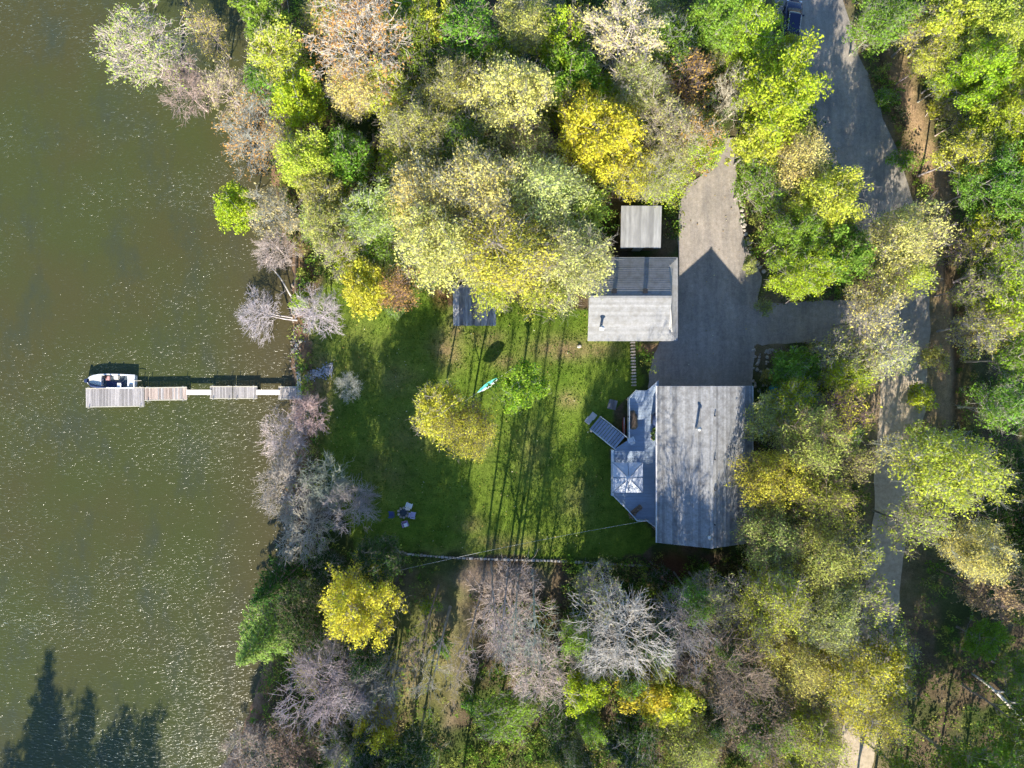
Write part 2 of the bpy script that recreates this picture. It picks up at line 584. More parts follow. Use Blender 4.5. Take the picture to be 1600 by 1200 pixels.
for cx, cy, sx, sy, s in ((700, 545, 26, 30, .8), (880, 545, 60, 18, .75), (930, 545, 40, 14, .8), (890, 625, 18, 14, .7), (700, 880, 60, 18, .7), (735, 820, 22, 16, .4),
                          (790, 565, 20, 12, .6), (760, 530, 30, 14, .5), (710, 520, 14, 40, .6), (640, 680, 60, 50, .25), (560, 560, 60, 60, .2), (500, 600, 26, 60, .6), (620, 590, 40, 30, .35), (600, 740, 50, 40, .3), (830, 700, 30, 50, .25), (790, 850, 60, 14, .5), (900, 780, 30, 40, .3), (750, 700, 20, 20, .35)):
    bare = np.maximum(bare, s * np.exp(-((px - cx) / sx) ** 2 - ((py - cy) / sy) ** 2))
bk = np.clip(bare * (0.35 + 1.3 * f2[..., 0]), 0, 1)[..., None]
g = g * (1 - bk) + DRY * bk
col = np.where(lw, g, col)
# dry bank beside the ditch, roadside, track behind the lawn
for line, w, c_, s in ((BANK, 24, (0.40, 0.28, 0.17), 0.95), (DITCH, 9, (0.05, 0.035, 0.025), 0.9), (ROADL, 85, (0.24, 0.20, 0.12), 0.7), (BACKPATH, 13, (0.28, 0.22, 0.15), 0.6)):
    dd = linedist(px + wob * 0.6, py + wob2 * 0.6, line)
    kk = (s * np.exp(-(dd / w) ** 2) * (0.55 + 0.9 * f2[..., 0])).clip(0, 1)[..., None]
    kk = kk * np.where(lw, 0, 1)
    col = col * (1 - kk) + np.array(c_) * kk
for cx, cy, rx, ry, c_, s in ((780, 905, 70, 22, (0.36, 0.28, 0.21), .9), (672, 1010, 62, 120, (0.17, 0.18, 0.06), .75), (690, 985, 18, 60, (0.30, 0.24, 0.16), .6), (640, 1060, 16, 50, (0.28, 0.22, 0.14), .6), (1050, 890, 34, 30, (0.13, 0.06, 0.035), .9), (1205, 505, 26, 50, (0.30, 0.25, 0.17), .7),
                              (1185, 395, 16, 45, (0.16, 0.12, 0.08), .8), (1190, 560, 20, 30, (0.2, 0.17, 0.1), .6), (1390, 620, 55, 70, (0.36, 0.28, 0.19), .7),
                              (1020, 545, 30, 9, (0.26, 0.17, 0.11), .8), (690, 460, 16, 24, (0.2, 0.11, 0.06), .7)):
    kk = (s * np.exp(-(((px - cx) / rx) ** 2 + ((py - cy) / ry) ** 2) ** 2)).clip(0, 1)[..., None]
    col = col * (1 - kk) + np.array(c_) * kk
sd = (px - shore_x(py))
kk = (np.exp(-((sd - 8) / 24) ** 2) * 0.8)[..., None]
col = col * (1 - kk) + (np.array((0.24, 0.15, 0.095)) * (0.5 + f2)) * kk
ny, nx = px.shape
idx = np.arange(nx * ny).reshape(ny, nx)
faces = np.stack([idx[:-1, :-1], idx[:-1, 1:], idx[1:, 1:], idx[1:, :-1]], -1).reshape(-1)
ground = link('ground', np_mesh('ground', np.stack([GX, GY, GZ], -1).reshape(-1, 3), faces, 4, M['ground'], True, col.reshape(-1, 3)))
tag(ground, kind='structure')

WATER_Z = -0.7
mb = MB()
mb.quad((-1500, -1500, WATER_Z), (10, -1500, WATER_Z), (10, 1500, WATER_Z), (-1500, 1500, WATER_Z))
lake = mb.build('lake', M['water'])
tag(lake, kind='structure')


def ribbon(name, line, widths, mat, z=0.03):
    pts = []
    for (a0, a1) in zip(line[:-1], line[1:]):
        for i in range(6):
            t = i / 6
            pts.append((a0[0] + (a1[0] - a0[0]) * t, a0[1] + (a1[1] - a0[1]) * t))
    pts.append(line[-1])
    p = np.array(pts, float)
    for _ in range(6):
        p[1:-1] = (p[:-2] + 2 * p[1:-1] + p[2:]) / 4
    d = np.gradient(p, axis=0)
    d /= np.linalg.norm(d, axis=1)[:, None]
    nrm = np.stack([-d[:, 1], d[:, 0]], 1)
    n = len(p)
    w = np.interp(np.linspace(0, 1, n), np.linspace(0, 1, len(widths)), widths)
    K = 9
    V = []
    for i in range(n):
        for j in range(K):
            o = (j / (K - 1) - 0.5) * w[i]
            if j in (0, K - 1):
                o += 7 * (vnoise(np.array(i * 0.7), np.array(j * 3.3), 3) - 0.5)
            q = p[i] + nrm[i] * o
            zz = float(height(q[0], q[1])) + z - (0.06 if j in (0, K - 1) else 0) + 0.03 * math.cos((j / (K - 1) - 0.5) * 12)
            V.append(P(q[0], q[1], 0)[:2] + (max(zz, z - 0.06),))
    ii = np.arange(n * K).reshape(n, K)
    fc = np.stack([ii[:-1, :-1], ii[:-1, 1:], ii[1:, 1:], ii[1:, :-1]], -1)[..., ::-1].reshape(-1)
    return tag(link(name, np_mesh(name, np.array(V), fc, 4, mat, True)), kind='structure')


ribbon('road', ROADL, [108, 104, 98, 78, 58, 54, 52], M['road'], 0.06)
poly = [P(*q)[:2] for q in DRIVE]
mb = MB()
dn = []
for i, (ax_, ay_) in enumerate(poly):
    bx_, by_ = poly[(i + 1) % len(poly)]
    L = math.hypot(bx_ - ax_, by_ - ay_)
    n = max(1, int(L / 0.7))
    for j in range(n):
        t = j / n
        s_ = 0.12 if 0 < j else 0
        dn.append((ax_ + (bx_ - ax_) * t + rnd.uniform(-s_, s_), ay_ + (by_ - ay_) * t + rnd.uniform(-s_, s_)))
dn = dn[::-1]
mb.v = [(x, y, 0.045) for x, y in dn]
mb.f = [tuple(range(len(dn)))]
tag(mb.build('driveway', M['drive']), kind='structure')

# ------------------------------------------------------------------ buildings
def courses(roof, mat, A, u_fn, up, nrm, S, n, name='shingle_course', tl=0.07, tu=0.012):
    """rows of shingles: A is the eave origin, up the unit vector up the slope, u_fn(s) gives the two ends of the row at slope distance s"""
    for i in range(n):
        s0, s1 = S * i / n, min(S, S * (i + 1) / n + 0.02)
        l0, r0 = u_fn(s0)
        l1, r1 = u_fn(s1)
        p = [Vector(l0) + up * s0, Vector(r0) + up * s0, Vector(r1) + up * s1, Vector(l1) + up * s1]
        MB().slab(p, nrm, tl, tu).build(name, mat, roof)


def wall_window(parent, c, size, axis):
    """axis 'x': window lies in a plane of constant x"""
    w, h = size
    if axis == 'x':
        wd = MB().box(c, (0.10, w, h)).build('window', M['fascia'], parent)
        for s in (-1, 1):
            MB().box((c[0], c[1] + s * w / 4, c[2]), (0.14, w / 2 - 0.12, h - 0.16)).build('pane', M['glass'], wd)
    else:
        wd = MB().box(c, (w, 0.10, h)).build('window', M['fascia'], parent)
        for s in (-1, 1):
            MB().box((c[0] + s * w / 4, c[1], c[2]), (w / 2 - 0.12, 0.14, h - 0.16)).build('pane', M['glass'], wd)


def pipe(parent, x, y, z, h, r=0.09, cap=True, mat=None):
    p = MB().lathe((x, y, z), [(r, 0), (r, h)], 10).build('flue_pipe', mat or M['steel'], parent, True)
    if cap:
        MB().lathe((x, y, z + h), [(r, 0.0), (r * 1.2, 0.02), (r * 1.9, 0.10), (r * 1.9, 0.14), (0.02, 0.24)], 10).build('rain_cap', mat or M['steel'], p, True)


# --- cottage
EZ, RZ = 5.0, 7.4
x0, x1 = P(1027, 0, EZ).x, P(1175, 0, EZ).x
yN, yS = P(0, 603, EZ).y, P(0, 848, EZ).y
xm = (x0 + x1) / 2
house = empty('cottage', (0, 0, 0), 0, 'large cottage with long grey shingled gable roof beside the blue deck', 'house')
wl = MB()
wx0, wx1, wy0, wy1 = x0 + 0.45, x1 - 0.45, yS + 0.5, yN - 0.5
zt = EZ + 0.45 * (RZ - EZ) / (xm - x0) - 0.08
n = len(wl.v)
for y in (wy0, wy1):
    wl.v += [(wx0, y, -0.3), (wx1, y, -0.3), (wx1, y, zt), (xm, y, RZ - 0.12), (wx0, y, zt)]
wl.f = [(0, 1, 2, 3, 4), (9, 8, 7, 6, 5), (0, 4, 9, 5), (1, 6, 7, 2), (4, 3, 8, 9), (3, 2, 7, 8), (0, 5, 6, 1)]
wl.build('wall', M['siding'], house)
rf = MB()
tk = 0.14
for sgn, xe in ((-1, x0), (1, x1)):
    a, bq, c_, d_ = Vector((xe, yS, EZ)), Vector((xe, yN, EZ)), Vector((xm, yN, RZ)), Vector((xm, yS, RZ))
    nr = Vector((sgn * (RZ - EZ), 0, abs(xm - x0))).normalized()
    rf.slab([a, bq, c_, d_], -nr, tk, tk)
roof = rf.build('roof', M['fascia'], house)
S = math.hypot(xm - x0, RZ - EZ)
for sgn, xe in ((-1, x0), (1, x1)):
    up = Vector((-sgn * (xm - x0), 0, RZ - EZ)).normalized()
    nr = Vector((sgn * (RZ - EZ), 0, xm - x0)).normalized()
    courses(roof, M['shingle'], None, lambda s, xe=xe: ((xe, yS + 0.02, EZ), (xe, yN - 0.02, EZ)), up, nr, S, 21)
MB().box((xm, (yN + yS) / 2, RZ + 0.045), (0.26, yN - yS, 0.07)).build('ridge_cap', M['shingle'], roof)
for sgn, xe in ((-1, x0), (1, x1)):
    MB().box((xe + sgn * 0.07, (yN + yS) / 2, EZ - 0.06), (0.13, yN - yS, 0.12)).build('gutter', M['fascia'], roof)


def roof_z(x):
    return RZ - abs(x - xm) * (RZ - EZ) / (xm - x0)


px_ = P(1091, 670, 7.6)
pipe(roof, px_.x, px_.y, roof_z(px_.x) - 0.1, 1.35, 0.11)
for q in (650, 718, 766, 820):
    pv = P(1117, q, 7.4)
    MB().lathe((pv.x, pv.y, roof_z(pv.x) - 0.05), [(0.06, 0), (0.06, 0.38)], 8).build('vent_pipe', M['black'], roof, True)
pv = P(1106, 838, 7.3)
pipe(roof, pv.x, pv.y, roof_z(pv.x) - 0.1, 0.8, 0.12)
for y in (-2.2, -5.0, -8.0, -12.5):
    wall_window(house, (wx0, y, 3.3), (1.5, 1.2), 'x')
wall_window(house, (xm + 2, wy1, 3.4), (1.4, 1.1), 'y')
wall_window(house, (xm - 2, wy1, 3.4), (1.4, 1.1), 'y')
dr = MB().box((wx0, -6.6, 3.05), (0.10, 0.95, 2.05)).build('door', M['fascia'], house)
MB().box((wx0 - 0.09, -6.25, 3.0), (0.08, 0.06, 0.14)).build('handle', M['steel'], dr)

# --- garage with a hipped skirt at the drive side
gz_e, gz_r = 3.36, 5.1
gx0, gx1 = P(918, 0, 3.2).x, P(1058, 0, 3.2).x
gyS, gyN = P(0, 533, 3.1).y, P(0, 403, 3.1).y
gym = (gyS + gyN) / 2
gh = (gyN - gyS) / 2
pitch = (gz_r - gz_e) / gh
hipd = 0.95
gxg = gx1 - hipd
garage = empty('garage', (0, 0, 0), 0, 'pale shingled garage beside the driveway, its rear roof slope dark', 'garage')
g = MB()
zt = gz_e + 0.4 * pitch - 0.06
g.v = []
wx0g, wx1g, wy0g, wy1g = gx0 + 0.4, gx1 - 0.5, gyS + 0.4, gyN - 0.4
xg = gxg - 0.12
g.v = [(wx0g, wy0g, -0.2), (wx1g, wy0g, -0.2), (wx1g, wy1g, -0.2), (wx0g, wy1g, -0.2), (wx0g, wy0g, zt), (wx1g, wy0g, zt), (wx1g, wy1g, zt), (wx0g, wy1g, zt),
       (wx0g, gym, gz_r - 0.14), (xg, gym, gz_r - 0.14)]
g.f = [(0, 1, 5, 4), (1, 2, 6, 5), (2, 3, 7, 6), (3, 0, 4, 8, 7), (0, 3, 2, 1), (4, 5, 9, 8), (6, 7, 8, 9), (5, 6, 9)]
g.build('wall', M['siding_pale'], garage)
hd = hipd
hz = gz_e + hd * pitch
grf = MB()
for sg, ye in ((-1, gyS), (1, gyN)):
    nr = Vector((0, sg * pitch, 1)).normalized()
    pl = [Vector((gx0, ye, gz_e)), Vector((gx1, ye, gz_e)), Vector((gxg, ye - sg * hd, hz)), Vector((gxg, gym, gz_r)), Vector((gx0, gym, gz_r))]
    n0 = len(grf.v)
    grf.v += [tuple(q) for q in pl] + [tuple(q - nr * 0.12) for q in pl]
    grf.f += [tuple(n0 + i for i in range(5)), tuple(n0 + 5 + i for i in reversed(range(5)))]
    grf.f += [(n0 + i, n0 + (i + 1) % 5, n0 + 5 + (i + 1) % 5, n0 + 5 + i) for i in range(5)]
pl = [Vector((gx1, gyS, gz_e)), Vector((gx1, gyN, gz_e)), Vector((gxg, gyN - hd, hz)), Vector((gxg, gyS + hd, hz))]
grf.slab(pl, -Vector((pitch, 0, 1)).normalized(), 0.12, 0.12)
groof = grf.build('roof', M['fascia'], garage)
MB().quad((gxg - 0.02, gyS + hd, hz), (gxg - 0.02, gyN - hd, hz), (gxg - 0.02, gym, gz_r - 0.02)).build('gable_panel', M['siding_pale'], garage)
cs = math.hypot(1, pitch)
S = gh * cs
for sg, ye in ((-1, gyS), (1, gyN)):
    up = Vector((0, -sg, pitch)).normalized()
    nr = Vector((0, sg * pitch, 1)).normalized()

    def ends(s, ye=ye):
        d = s / cs
        return (gx0 + 0.01, ye, gz_e), (max(gx1 - d, gxg) - 0.01, ye, gz_e)
    courses(groof, M['shingle_pale'], None, ends, up, nr, S, 18, tl=0.05)
up = Vector((-1, 0, pitch)).normalized()
nr = Vector((pitch, 0, 1)).normalized()
courses(groof, M['shingle_pale'], None, lambda s: ((gx1, gyS + s / cs + 0.01, gz_e), (gx1, gyN - s / cs - 0.01, gz_e)), up, nr, hd * cs, 4, tl=0.06)
MB().box(((gx0 + gxg) / 2, gym, gz_r + 0.02), (gxg - gx0, 0.24, 0.05)).build('ridge_cap', M['shingle_pale'], groof)
pv = P(938, 514, 3.8)
pipe(groof, pv.x, pv.y, gz_e + (pv.y - gyS) * pitch - 0.1, 1.1, 0.14, mat=M['white'])
for q in (960, 1008):
    pv = P(q, 455, 5.0)
    vt = MB().box((pv.x, pv.y, 4.90), (0.34, 0.34, 0.40)).build('roof_vent', M['black'], groof)
    MB().box((pv.x, pv.y, 5.12), (0.44, 0.44, 0.05)).build('vent_cap', M['black'], vt)
for y in (gym - 1.9, gym + 1.6):
    gd = MB().box((wx1g + 0.02, y, 1.05), (0.08, 2.6, 2.1)).build('garage_door', M['fascia'], garage)
    for i in range(4):
        MB().box((wx1g + 0.07, y, 0.28 + i * 0.52), (0.04, 2.5, 0.46)).build('door_panel', M['white'], gd)
wall_window(garage, (9.5, wy0g, 1.6), (1.2, 0.9), 'y')

# --- tin roofed shed behind the garage
def lean_to(name, label, pxr, pyr, z_lo, z_hi, mat, wallmat, nrib, ribname, cat='shed'):
    zc = (z_lo + z_hi) / 2
    xa, xb = P(pxr[0], 0, zc).x, P(pxr[1], 0, zc).x
    yb, ya = P(0, pyr[0], z_hi).y, P(0, pyr[1], z_lo).y
    t = empty(name, (0, 0, 0), 0, label, cat)
    w = MB()
    i_ = 0.22
    w.v = [(xa + i_, ya + i_, -0.2), (xb - i_, ya + i_, -0.2), (xb - i_, yb - i_, -0.2), (xa + i_, yb - i_, -0.2),
           (xa + i_, ya + i_, z_lo - 0.05), (xb - i_, ya + i_, z_lo - 0.05), (xb - i_, yb - i_, z_hi - 0.12), (xa + i_, yb - i_, z_hi - 0.12)]
    w.f = [(0, 3, 2, 1), (4, 5, 6, 7), (0, 1, 5, 4), (1, 2, 6, 5), (2, 3, 7, 6), (3, 0, 4, 7)]
    w.build('wall', wallmat, t)
    up = Vector((0, yb - ya, z_hi - z_lo))
    nr = Vector((0, -(z_hi - z_lo), yb - ya)).normalized()
    rr = MB().slab([(xa, ya, z_lo), (xb, ya, z_lo), (xb, yb, z_hi), (xa, yb, z_hi)], nr, 0.06, 0.06).build('roof', mat, t)
    dx = (xb - xa) / nrib
    for i in range(nrib):
        q0, q1 = xa + i * dx + 0.012, xa + (i + 1) * dx - 0.012
        j = rnd.uniform(-0.03, 0.03)
        o = nr * (0.062 + rnd.uniform(0, 0.012))
        A = [Vector((q0, ya - 0.05 + j, z_lo)) + o, Vector((q1, ya - 0.05 + j, z_lo)) + o, Vector((q1, yb + 0.02, z_hi)) + o, Vector((q0, yb + 0.02, z_hi)) + o]
        MB().slab(A, nr, 0.03, 0.03).build(ribname, mat, rr)
    db = MB().box(((xa + xb) / 2, ya + i_ - 0.02, 1.0), (0.9, 0.08, 1.95)).build('door', M['fascia'], t)
    MB().box(((xa + xb) / 2 + 0.32, ya + i_ - 0.1, 1.0), (0.05, 0.08, 0.14)).build('handle', M['steel'], db)
    return t


lean_to('tin_shed', 'square shed with pale ribbed tin roof in the shadow behind the garage', (970, 1033), (322, 387), 2.75, 3.25, M['tin'], M['siding'], 16, 'roof_sheet')
lean_to('garden_shed', 'small weathered grey board-roofed shed half under the trees above the lawn', (708, 775), (445, 508), 2.1, 2.9, M['weathered'], M['siding'], 14, 'roof_board')

# --- deck with boards, stair and railing
DZ = 2.0
DECK = [(1029, 594), (1011, 610), (993, 610), (981, 622), (981, 688), (957, 704), (957, 772), (978, 793), (993, 811), (1008, 811), (1029, 826)]
dpoly = [tuple(P(a, b_, DZ)[:2]) for a, b_ in DECK]
deck = empty('deck', (0, 0, 0), 0, 'blue-grey wooden deck along the lake side of the cottage', 'deck')


def clip_y(poly, y, keep_above):
    out = []
    for i in range(len(poly)):
        a, b_ = poly[i], poly[(i + 1) % len(poly)]
        ia, ib = (a[1] >= y) == keep_above or a[1] == y, (b_[1] >= y) == keep_above or b_[1] == y
        if ia: out.append(a)
        if ia != ib:
            t = (y - a[1]) / (b_[1] - a[1])
            out.append((a[0] + (b_[0] - a[0]) * t, y))
    return out


ys = [p[1] for p in dpoly]
y = min(ys)
while y < max(ys):
    q = clip_y(clip_y(dpoly, y, True), y + 0.285, False)
    if len(q) >= 3:
        ar = sum(q[i][0] * q[(i + 1) % len(q)][1] - q[(i + 1) % len(q)][0] * q[i][1] for i in range(len(q)))
        if ar < 0: q = q[::-1]
        if abs(ar) > 0.02:
            MB().prism(q, DZ - 0.05, DZ + rnd.uniform(-0.004, 0.004)).build('deck_board', M['deck'], deck)
    y += 0.297
MB().prism([(p[0], p[1]) for p in dpoly][::-1], DZ - 0.28, DZ - 0.06).build('joist_frame', M['siding'], deck)
for a, b_ in ((983, 625), (983, 685), (959, 710), (959, 768), (993, 808), (1008, 808)):
    q = P(a, b_, DZ)
    MB().box((q.x + 0.05, q.y, DZ / 2 - 0.3), (0.14, 0.14, DZ + 0.3)).build('support_post', M['siding'], deck)


def railing(pts, parent, wide=0.09, mat=None):
    for (a, b_) in zip(pts[:-1], pts[1:]):
        A, B = P(*a, DZ), P(*b_, DZ)
        d = B - A
        L = d.length
        rz = math.atan2(d.y, d.x)
        mid = (A + B) / 2
        MB().box((mid.x, mid.y, DZ + 0.98), (L, wide, 0.05), rz).build('top_rail', mat or M['rail'], parent)
        MB().box((mid.x, mid.y, DZ + 0.12), (L, 0.05, 0.06), rz).build('bottom_rail', mat or M['rail'], parent)
        n = max(1, int(L / 1.5))
        for i in range(n + 1):
            q = A + d * (i / n)
            MB().box((q.x, q.y, DZ + 0.48), (0.09, 0.09, 0.95), rz).build('rail_post', mat or M['rail'], parent)
        nb = int(L / 0.14)
        for i in range(1, nb):
            q = A + d * (i / nb)
            MB().box((q.x, q.y, DZ + 0.54), (0.03, 0.03, 0.80), rz).build('baluster', mat or M['rail'], parent)


railing([(981, 622), (981, 684)], deck)
railing([(993, 610), (982, 621)], deck)
railing([(955, 702), (955, 772)], deck, 0.30)
railing([(957, 773), (978, 794), (993, 811), (1008, 811), (1028, 826)], deck)

stair = empty('deck_stair', (0, 0, 0), 0, 'straight blue-grey wooden stair climbing diagonally from lawn to deck', 'stair')
top, bot = P(969, 692, DZ), P(929, 660, 0)
d = Vector((top.x - bot.x, top.y - bot.y))
L = d.length
u = d / L
nn = Vector((-u.y, u.x))
rz = math.atan2(u.y, u.x)
NS = 11
for i in range(NS):
    t = (i + 0.5) / NS
    q = Vector((bot.x, bot.y)) + u * L * t
    z = 0.18 + (DZ - 0.18) * t - 0.02
    MB().box((q.x, q.y, z), (L / NS - 0.035, 1.55, 0.06), rz).build('tread', M['stair'], stair)
for s in (-1, 1):
    A = Vector((bot.x, bot.y)) + nn * s * 0.84
    B = A + u * L
    MB().slab([(A.x, A.y, -0.05), (B.x, B.y, DZ - 0.3), (B.x, B.y, DZ + 0.02), (A.x, A.y, 0.25)], (nn.x * s, nn.y * s, 0), 0.05, 0.05).build('stringer', M['stair'], stair)
    MB().tube([(A.x, A.y, 1.0), (B.x, B.y, DZ + 0.95)], 0.045, 6).build('handrail', M['rail'], stair)
    for t in (0.02, 0.5, 0.97):
        q = A + u * L * t
        z = (DZ - 0.1) * t
        MB().box((q.x, q.y, z + 0.48), (0.08, 0.08, 0.98), rz).build('rail_post', M['rail'], stair)
for k_, (a, b_) in enumerate(((921, 650), (927, 657))):
    q = P(*((919.5, 657) if k_ == 0 else (926.5, 650)), 0)
    o = MB().box((q.x, q.y, 0.04), (0.62, 0.66, 0.10), R_(-38)).build('paver', M['concrete'])
    tag(o, ('square concrete paver at the stair foot nearer the lake side', 'square concrete paver at the stair foot nearer the garage')[k_], 'paver', 'pavers at the stair foot')

# --- furniture on the deck
q = P(982, 747, DZ + 2.5)
pr = empty('patio_umbrella', (q.x, q.y, DZ), 0, 'square grey patio umbrella open over the deck corner', 'umbrella')
MB().lathe((0, 0, 0), [(0.32, 0), (0.32, 0.06), (0.06, 0.1), (0.035, 0.14), (0.035, 2.75), (0.02, 2.8)], 10).build('pole', M['steel'], pr, True)
hw, zl, zh = 1.50, 2.12, 2.72
cr = [(-hw, -hw), (0, -hw), (hw, -hw), (hw, 0), (hw, hw), (0, hw), (-hw, hw), (-hw, 0)]
for i in range(8):
    a, b_ = cr[i], cr[(i + 1) % 8]
    sag = 0.05
    m0 = ((a[0] + b_[0]) / 2, (a[1] + b_[1]) / 2)
    p = MB()
    p.v = [(a[0] * .985, a[1] * .985, zl), (b_[0] * .985, b_[1] * .985, zl), (b_[0] * .14, b_[1] * .14, zh - 0.05), (a[0] * .14, a[1] * .14, zh - 0.05),
           (m0[0] * .55, m0[1] * .55, (zl + zh) / 2 - sag),
           (a[0] * .985, a[1] * .985, zl - 0.14), (b_[0] * .985, b_[1] * .985, zl - 0.14)]
    p.f = [(0, 1, 4), (1, 2, 4), (2, 3, 4), (3, 0, 4), (0, 5, 6, 1)]
    p.build('canopy_panel', M['canopy'], pr)
    MB().tube([(a[0] * .15, a[1] * .15, zh - 0.02), (a[0], a[1], zl + 0.012)], 0.016, 5).build('rib', M['black'], pr)
vt = MB()
vt.v = [(-.26, -.26, zh - .03), (.26, -.26, zh - .03), (.26, .26, zh - .03), (-.26, .26, zh - .03), (0, 0, zh + .10)]
vt.f = [(0, 1, 4), (1, 2, 4), (2, 3, 4), (3, 0, 4)]
vt.build('vent_cap', M['canopy'], pr)

q = P(988.5, 656, DZ + 0.4)
tb = empty('fire_table', (q.x, q.y, DZ), R_(4), 'long dark coffin-shaped outdoor table on the blue deck', 'table')
oc = [(-.2, .95), (-.47, .35), (-.42, -.75), (-.2, -.95), (.2, -.95), (.42, -.75), (.47, .35), (.2, .95)]
MB().prism(oc, 0.50, 0.62).build('table_rim', M['grill'], tb)
MB().prism([(a * .72, b_ * .8) for a, b_ in oc], 0.60, 0.635).build('table_top', M['soil'], tb)
MB().prism([(a * .6, b_ * .6) for a, b_ in oc], 0.0, 0.5).build('pedestal', M['grill'], tb)


def plastic_chair(loc, rz, mat, label, group=None, name='lawn_chair', s=0.86):
    t = empty(name, loc, rz, label, 'chair', group)
    t.scale = (s, s, s)
    MB().slab([(-.27, -.26, .36), (.27, -.26, .36), (.25, .24, .31), (-.25, .24, .31)], (0, 0, 1), .04, .04).build('seat', mat, t)
    for i in range(4):
        xx = -0.195 + i * 0.13
        MB().slab([(xx - .055, .22, .33), (xx + .055, .22, .33), (xx * 1.15 + .06, .46, .92 - abs(xx) * .3), (xx * 1.15 - .06, .46, .92 - abs(xx) * .3)], (0, .93, -.36), .03, .03).build('back_slat', mat, t)
    for s_ in (-1, 1):
        MB().box((s_ * .34, -.02, .57), (.12, .62, .035)).build('armrest', mat, t)
        MB().box((s_ * .31, -.25, .28), (.06, .06, .56), 0).build('leg', mat, t)
        MB().slab([(s_ * .28 - .03, .30, 0), (s_ * .28 + .03, .30, 0), (s_ * .31 + .03, .20, .56), (s_ * .31 - .03, .20, .56)], (0, .98, .17), .05, .05).build('leg', mat, t)
    return t


plastic_chair(P(985, 687, DZ), R_(200), M['white'], 'white plastic chair on the deck below the dark table', name='patio_chair')
q = P(1021, 655, DZ)
gr = empty('barbecue', (q.x, q.y, DZ), 0, 'barbecue under a blue cover against the cottage wall on the deck', 'barbecue')
MB().box((0, 0, 0.4), (0.5, 0.9, 0.8)).build('cart', M['black'], gr)
MB().tube([(0, -.55, .88), (0, -.4, .95), (0, .4, .95), (0, .62, .86)], [.18, .3, .3, .12], 10).build('cover', M['navy'], gr, True)
MB().box((0, .62, .75), (.42, .3, .04)).build('side_shelf', M['steel'], gr)
for i, (a, b_, mt, lb) in enumerate(((1018, 677, 'white', 'white pail on the deck beside the potted plants by the wall'), (1019, 684, 'pink', 'faded red flower pot on the deck by the cottage wall'), (1021, 671, 'black', 'black plant pot next to the blue covered barbecue'))):
    q = P(a, b_, DZ)
    t = empty('flower_pot', (q.x, q.y, DZ), 0, lb, 'pot')
    MB().lathe((0, 0, 0), [(.14, 0), (.21, .34), (.23, .36), (.23, .40), (.19, .40), (.18, .36)], 10).build('pot', M[mt], t, True)
    mbp = MB()
    for j in range(26):
        an, ln = rnd.uniform(0, 6.28), rnd.uniform(.14, .32)
        z0 = .40 + rnd.uniform(0, .25)
        dx, dy = math.cos(an), math.sin(an)
        mbp.quad((dx * .04, dy * .04, z0), (dx * ln * .6 - dy * .06, dy * ln * .6 + dx * .06, z0 + .12), (dx * ln, dy * ln, z0 + .04), (dx * ln * .6 + dy * .06, dy * ln * .6 - dx * .06, z0 + .12))
    mbp.build('plant', M['plant'], t)
q = P(992, 798, DZ)
t = empty('planter_box', (q.x, q.y, DZ), R_(40), 'long dark planter of dead stems at the deck corner below the umbrella', 'planter')
MB().box((0, 0, .2), (1.5, .4, .4), 0, 1.05).build('box', M['siding'], t)
mbp = MB()
for j in range(60):
    xx, yy = rnd.uniform(-.7, .7), rnd.uniform(-.18, .18)
    an, ln = rnd.uniform(0, 6.28), rnd.uniform(.1, .3)
    dx, dy = math.cos(an), math.sin(an)
    z0 = .4
    mbp.quad((xx, yy, z0), (xx + dx * ln * .6 - dy * .04, yy + dy * ln * .6 + dx * .04, z0 + .3), (xx + dx * ln, yy + dy * ln, z0 + .4), (xx + dx * ln * .6 + dy * .04, yy + dy * ln * .6 - dx * .04, z0 + .28))
mbp.build('plant', M['log'], t)
q = P(956, 632, 0)
ub = empty('storage_bench', (q.x, q.y, 0), R_(-14), 'small square grey storage bench on the grass beside the deck', 'bench')
MB().box((0, 0, .22), (.8, .95, .44)).build('body', M['weathered'], ub)
MB().box((0, 0, .47), (.86, 1.0, .06)).build('lid', M['weathered'], ub)
q = P(975, 668, 0.3)
cn = empty('paddle_board', (q.x, q.y, 0), R_(0), 'narrow red and white board lying on edge beside the deck', 'paddle board')
MB().tube([(0, -1.15, .3), (0, -.8, .32), (0, .5, .33), (0, 1.1, .33)], [.05, .17, .17, .04], 8).build('board', M['red'], cn, True)
MB().box((-.02, .1, .49), (.06, 1.9, .04)).build('stripe', M['white'], cn)
q = P(924, 673, 0)

# --- slatted fence from the garage to the deck
A, B = P(986.5, 536, 0), P(988.5, 602, 0)
fc = empty('slatted_fence', (0, 0, 0), 0, 'low timber fence with slatted top running from garage to deck', 'fence')
d = B - A
rz = math.atan2(d.y, d.x)
for i in range(15):
    t = i / 14
    q = A + d * t
    MB().box((q.x, q.y, 0.98), (0.15, 0.46, 0.05), rz + R_(rnd.uniform(-4, 4))).build('slat', M['fence'], fc)
    MB().box((q.x - 0.14, q.y, 0.47), (0.12, 0.03, 0.94), rz).build('picket', M['fence'], fc)
for s in (-.12, .12):
    MB().tube([(A.x + s, A.y, .92), (B.x + s, B.y, .92)], .035, 4).build('rail', M['siding'], fc)
for t in (0, .33, .66, 1):
    q = A + d * t
    MB().box((q.x + .05, q.y, .45), (.1, .1, .9), rz).build('post', M['siding'], fc)

# ------------------------------------------------------------------ dock and boat
DKZ = -0.12


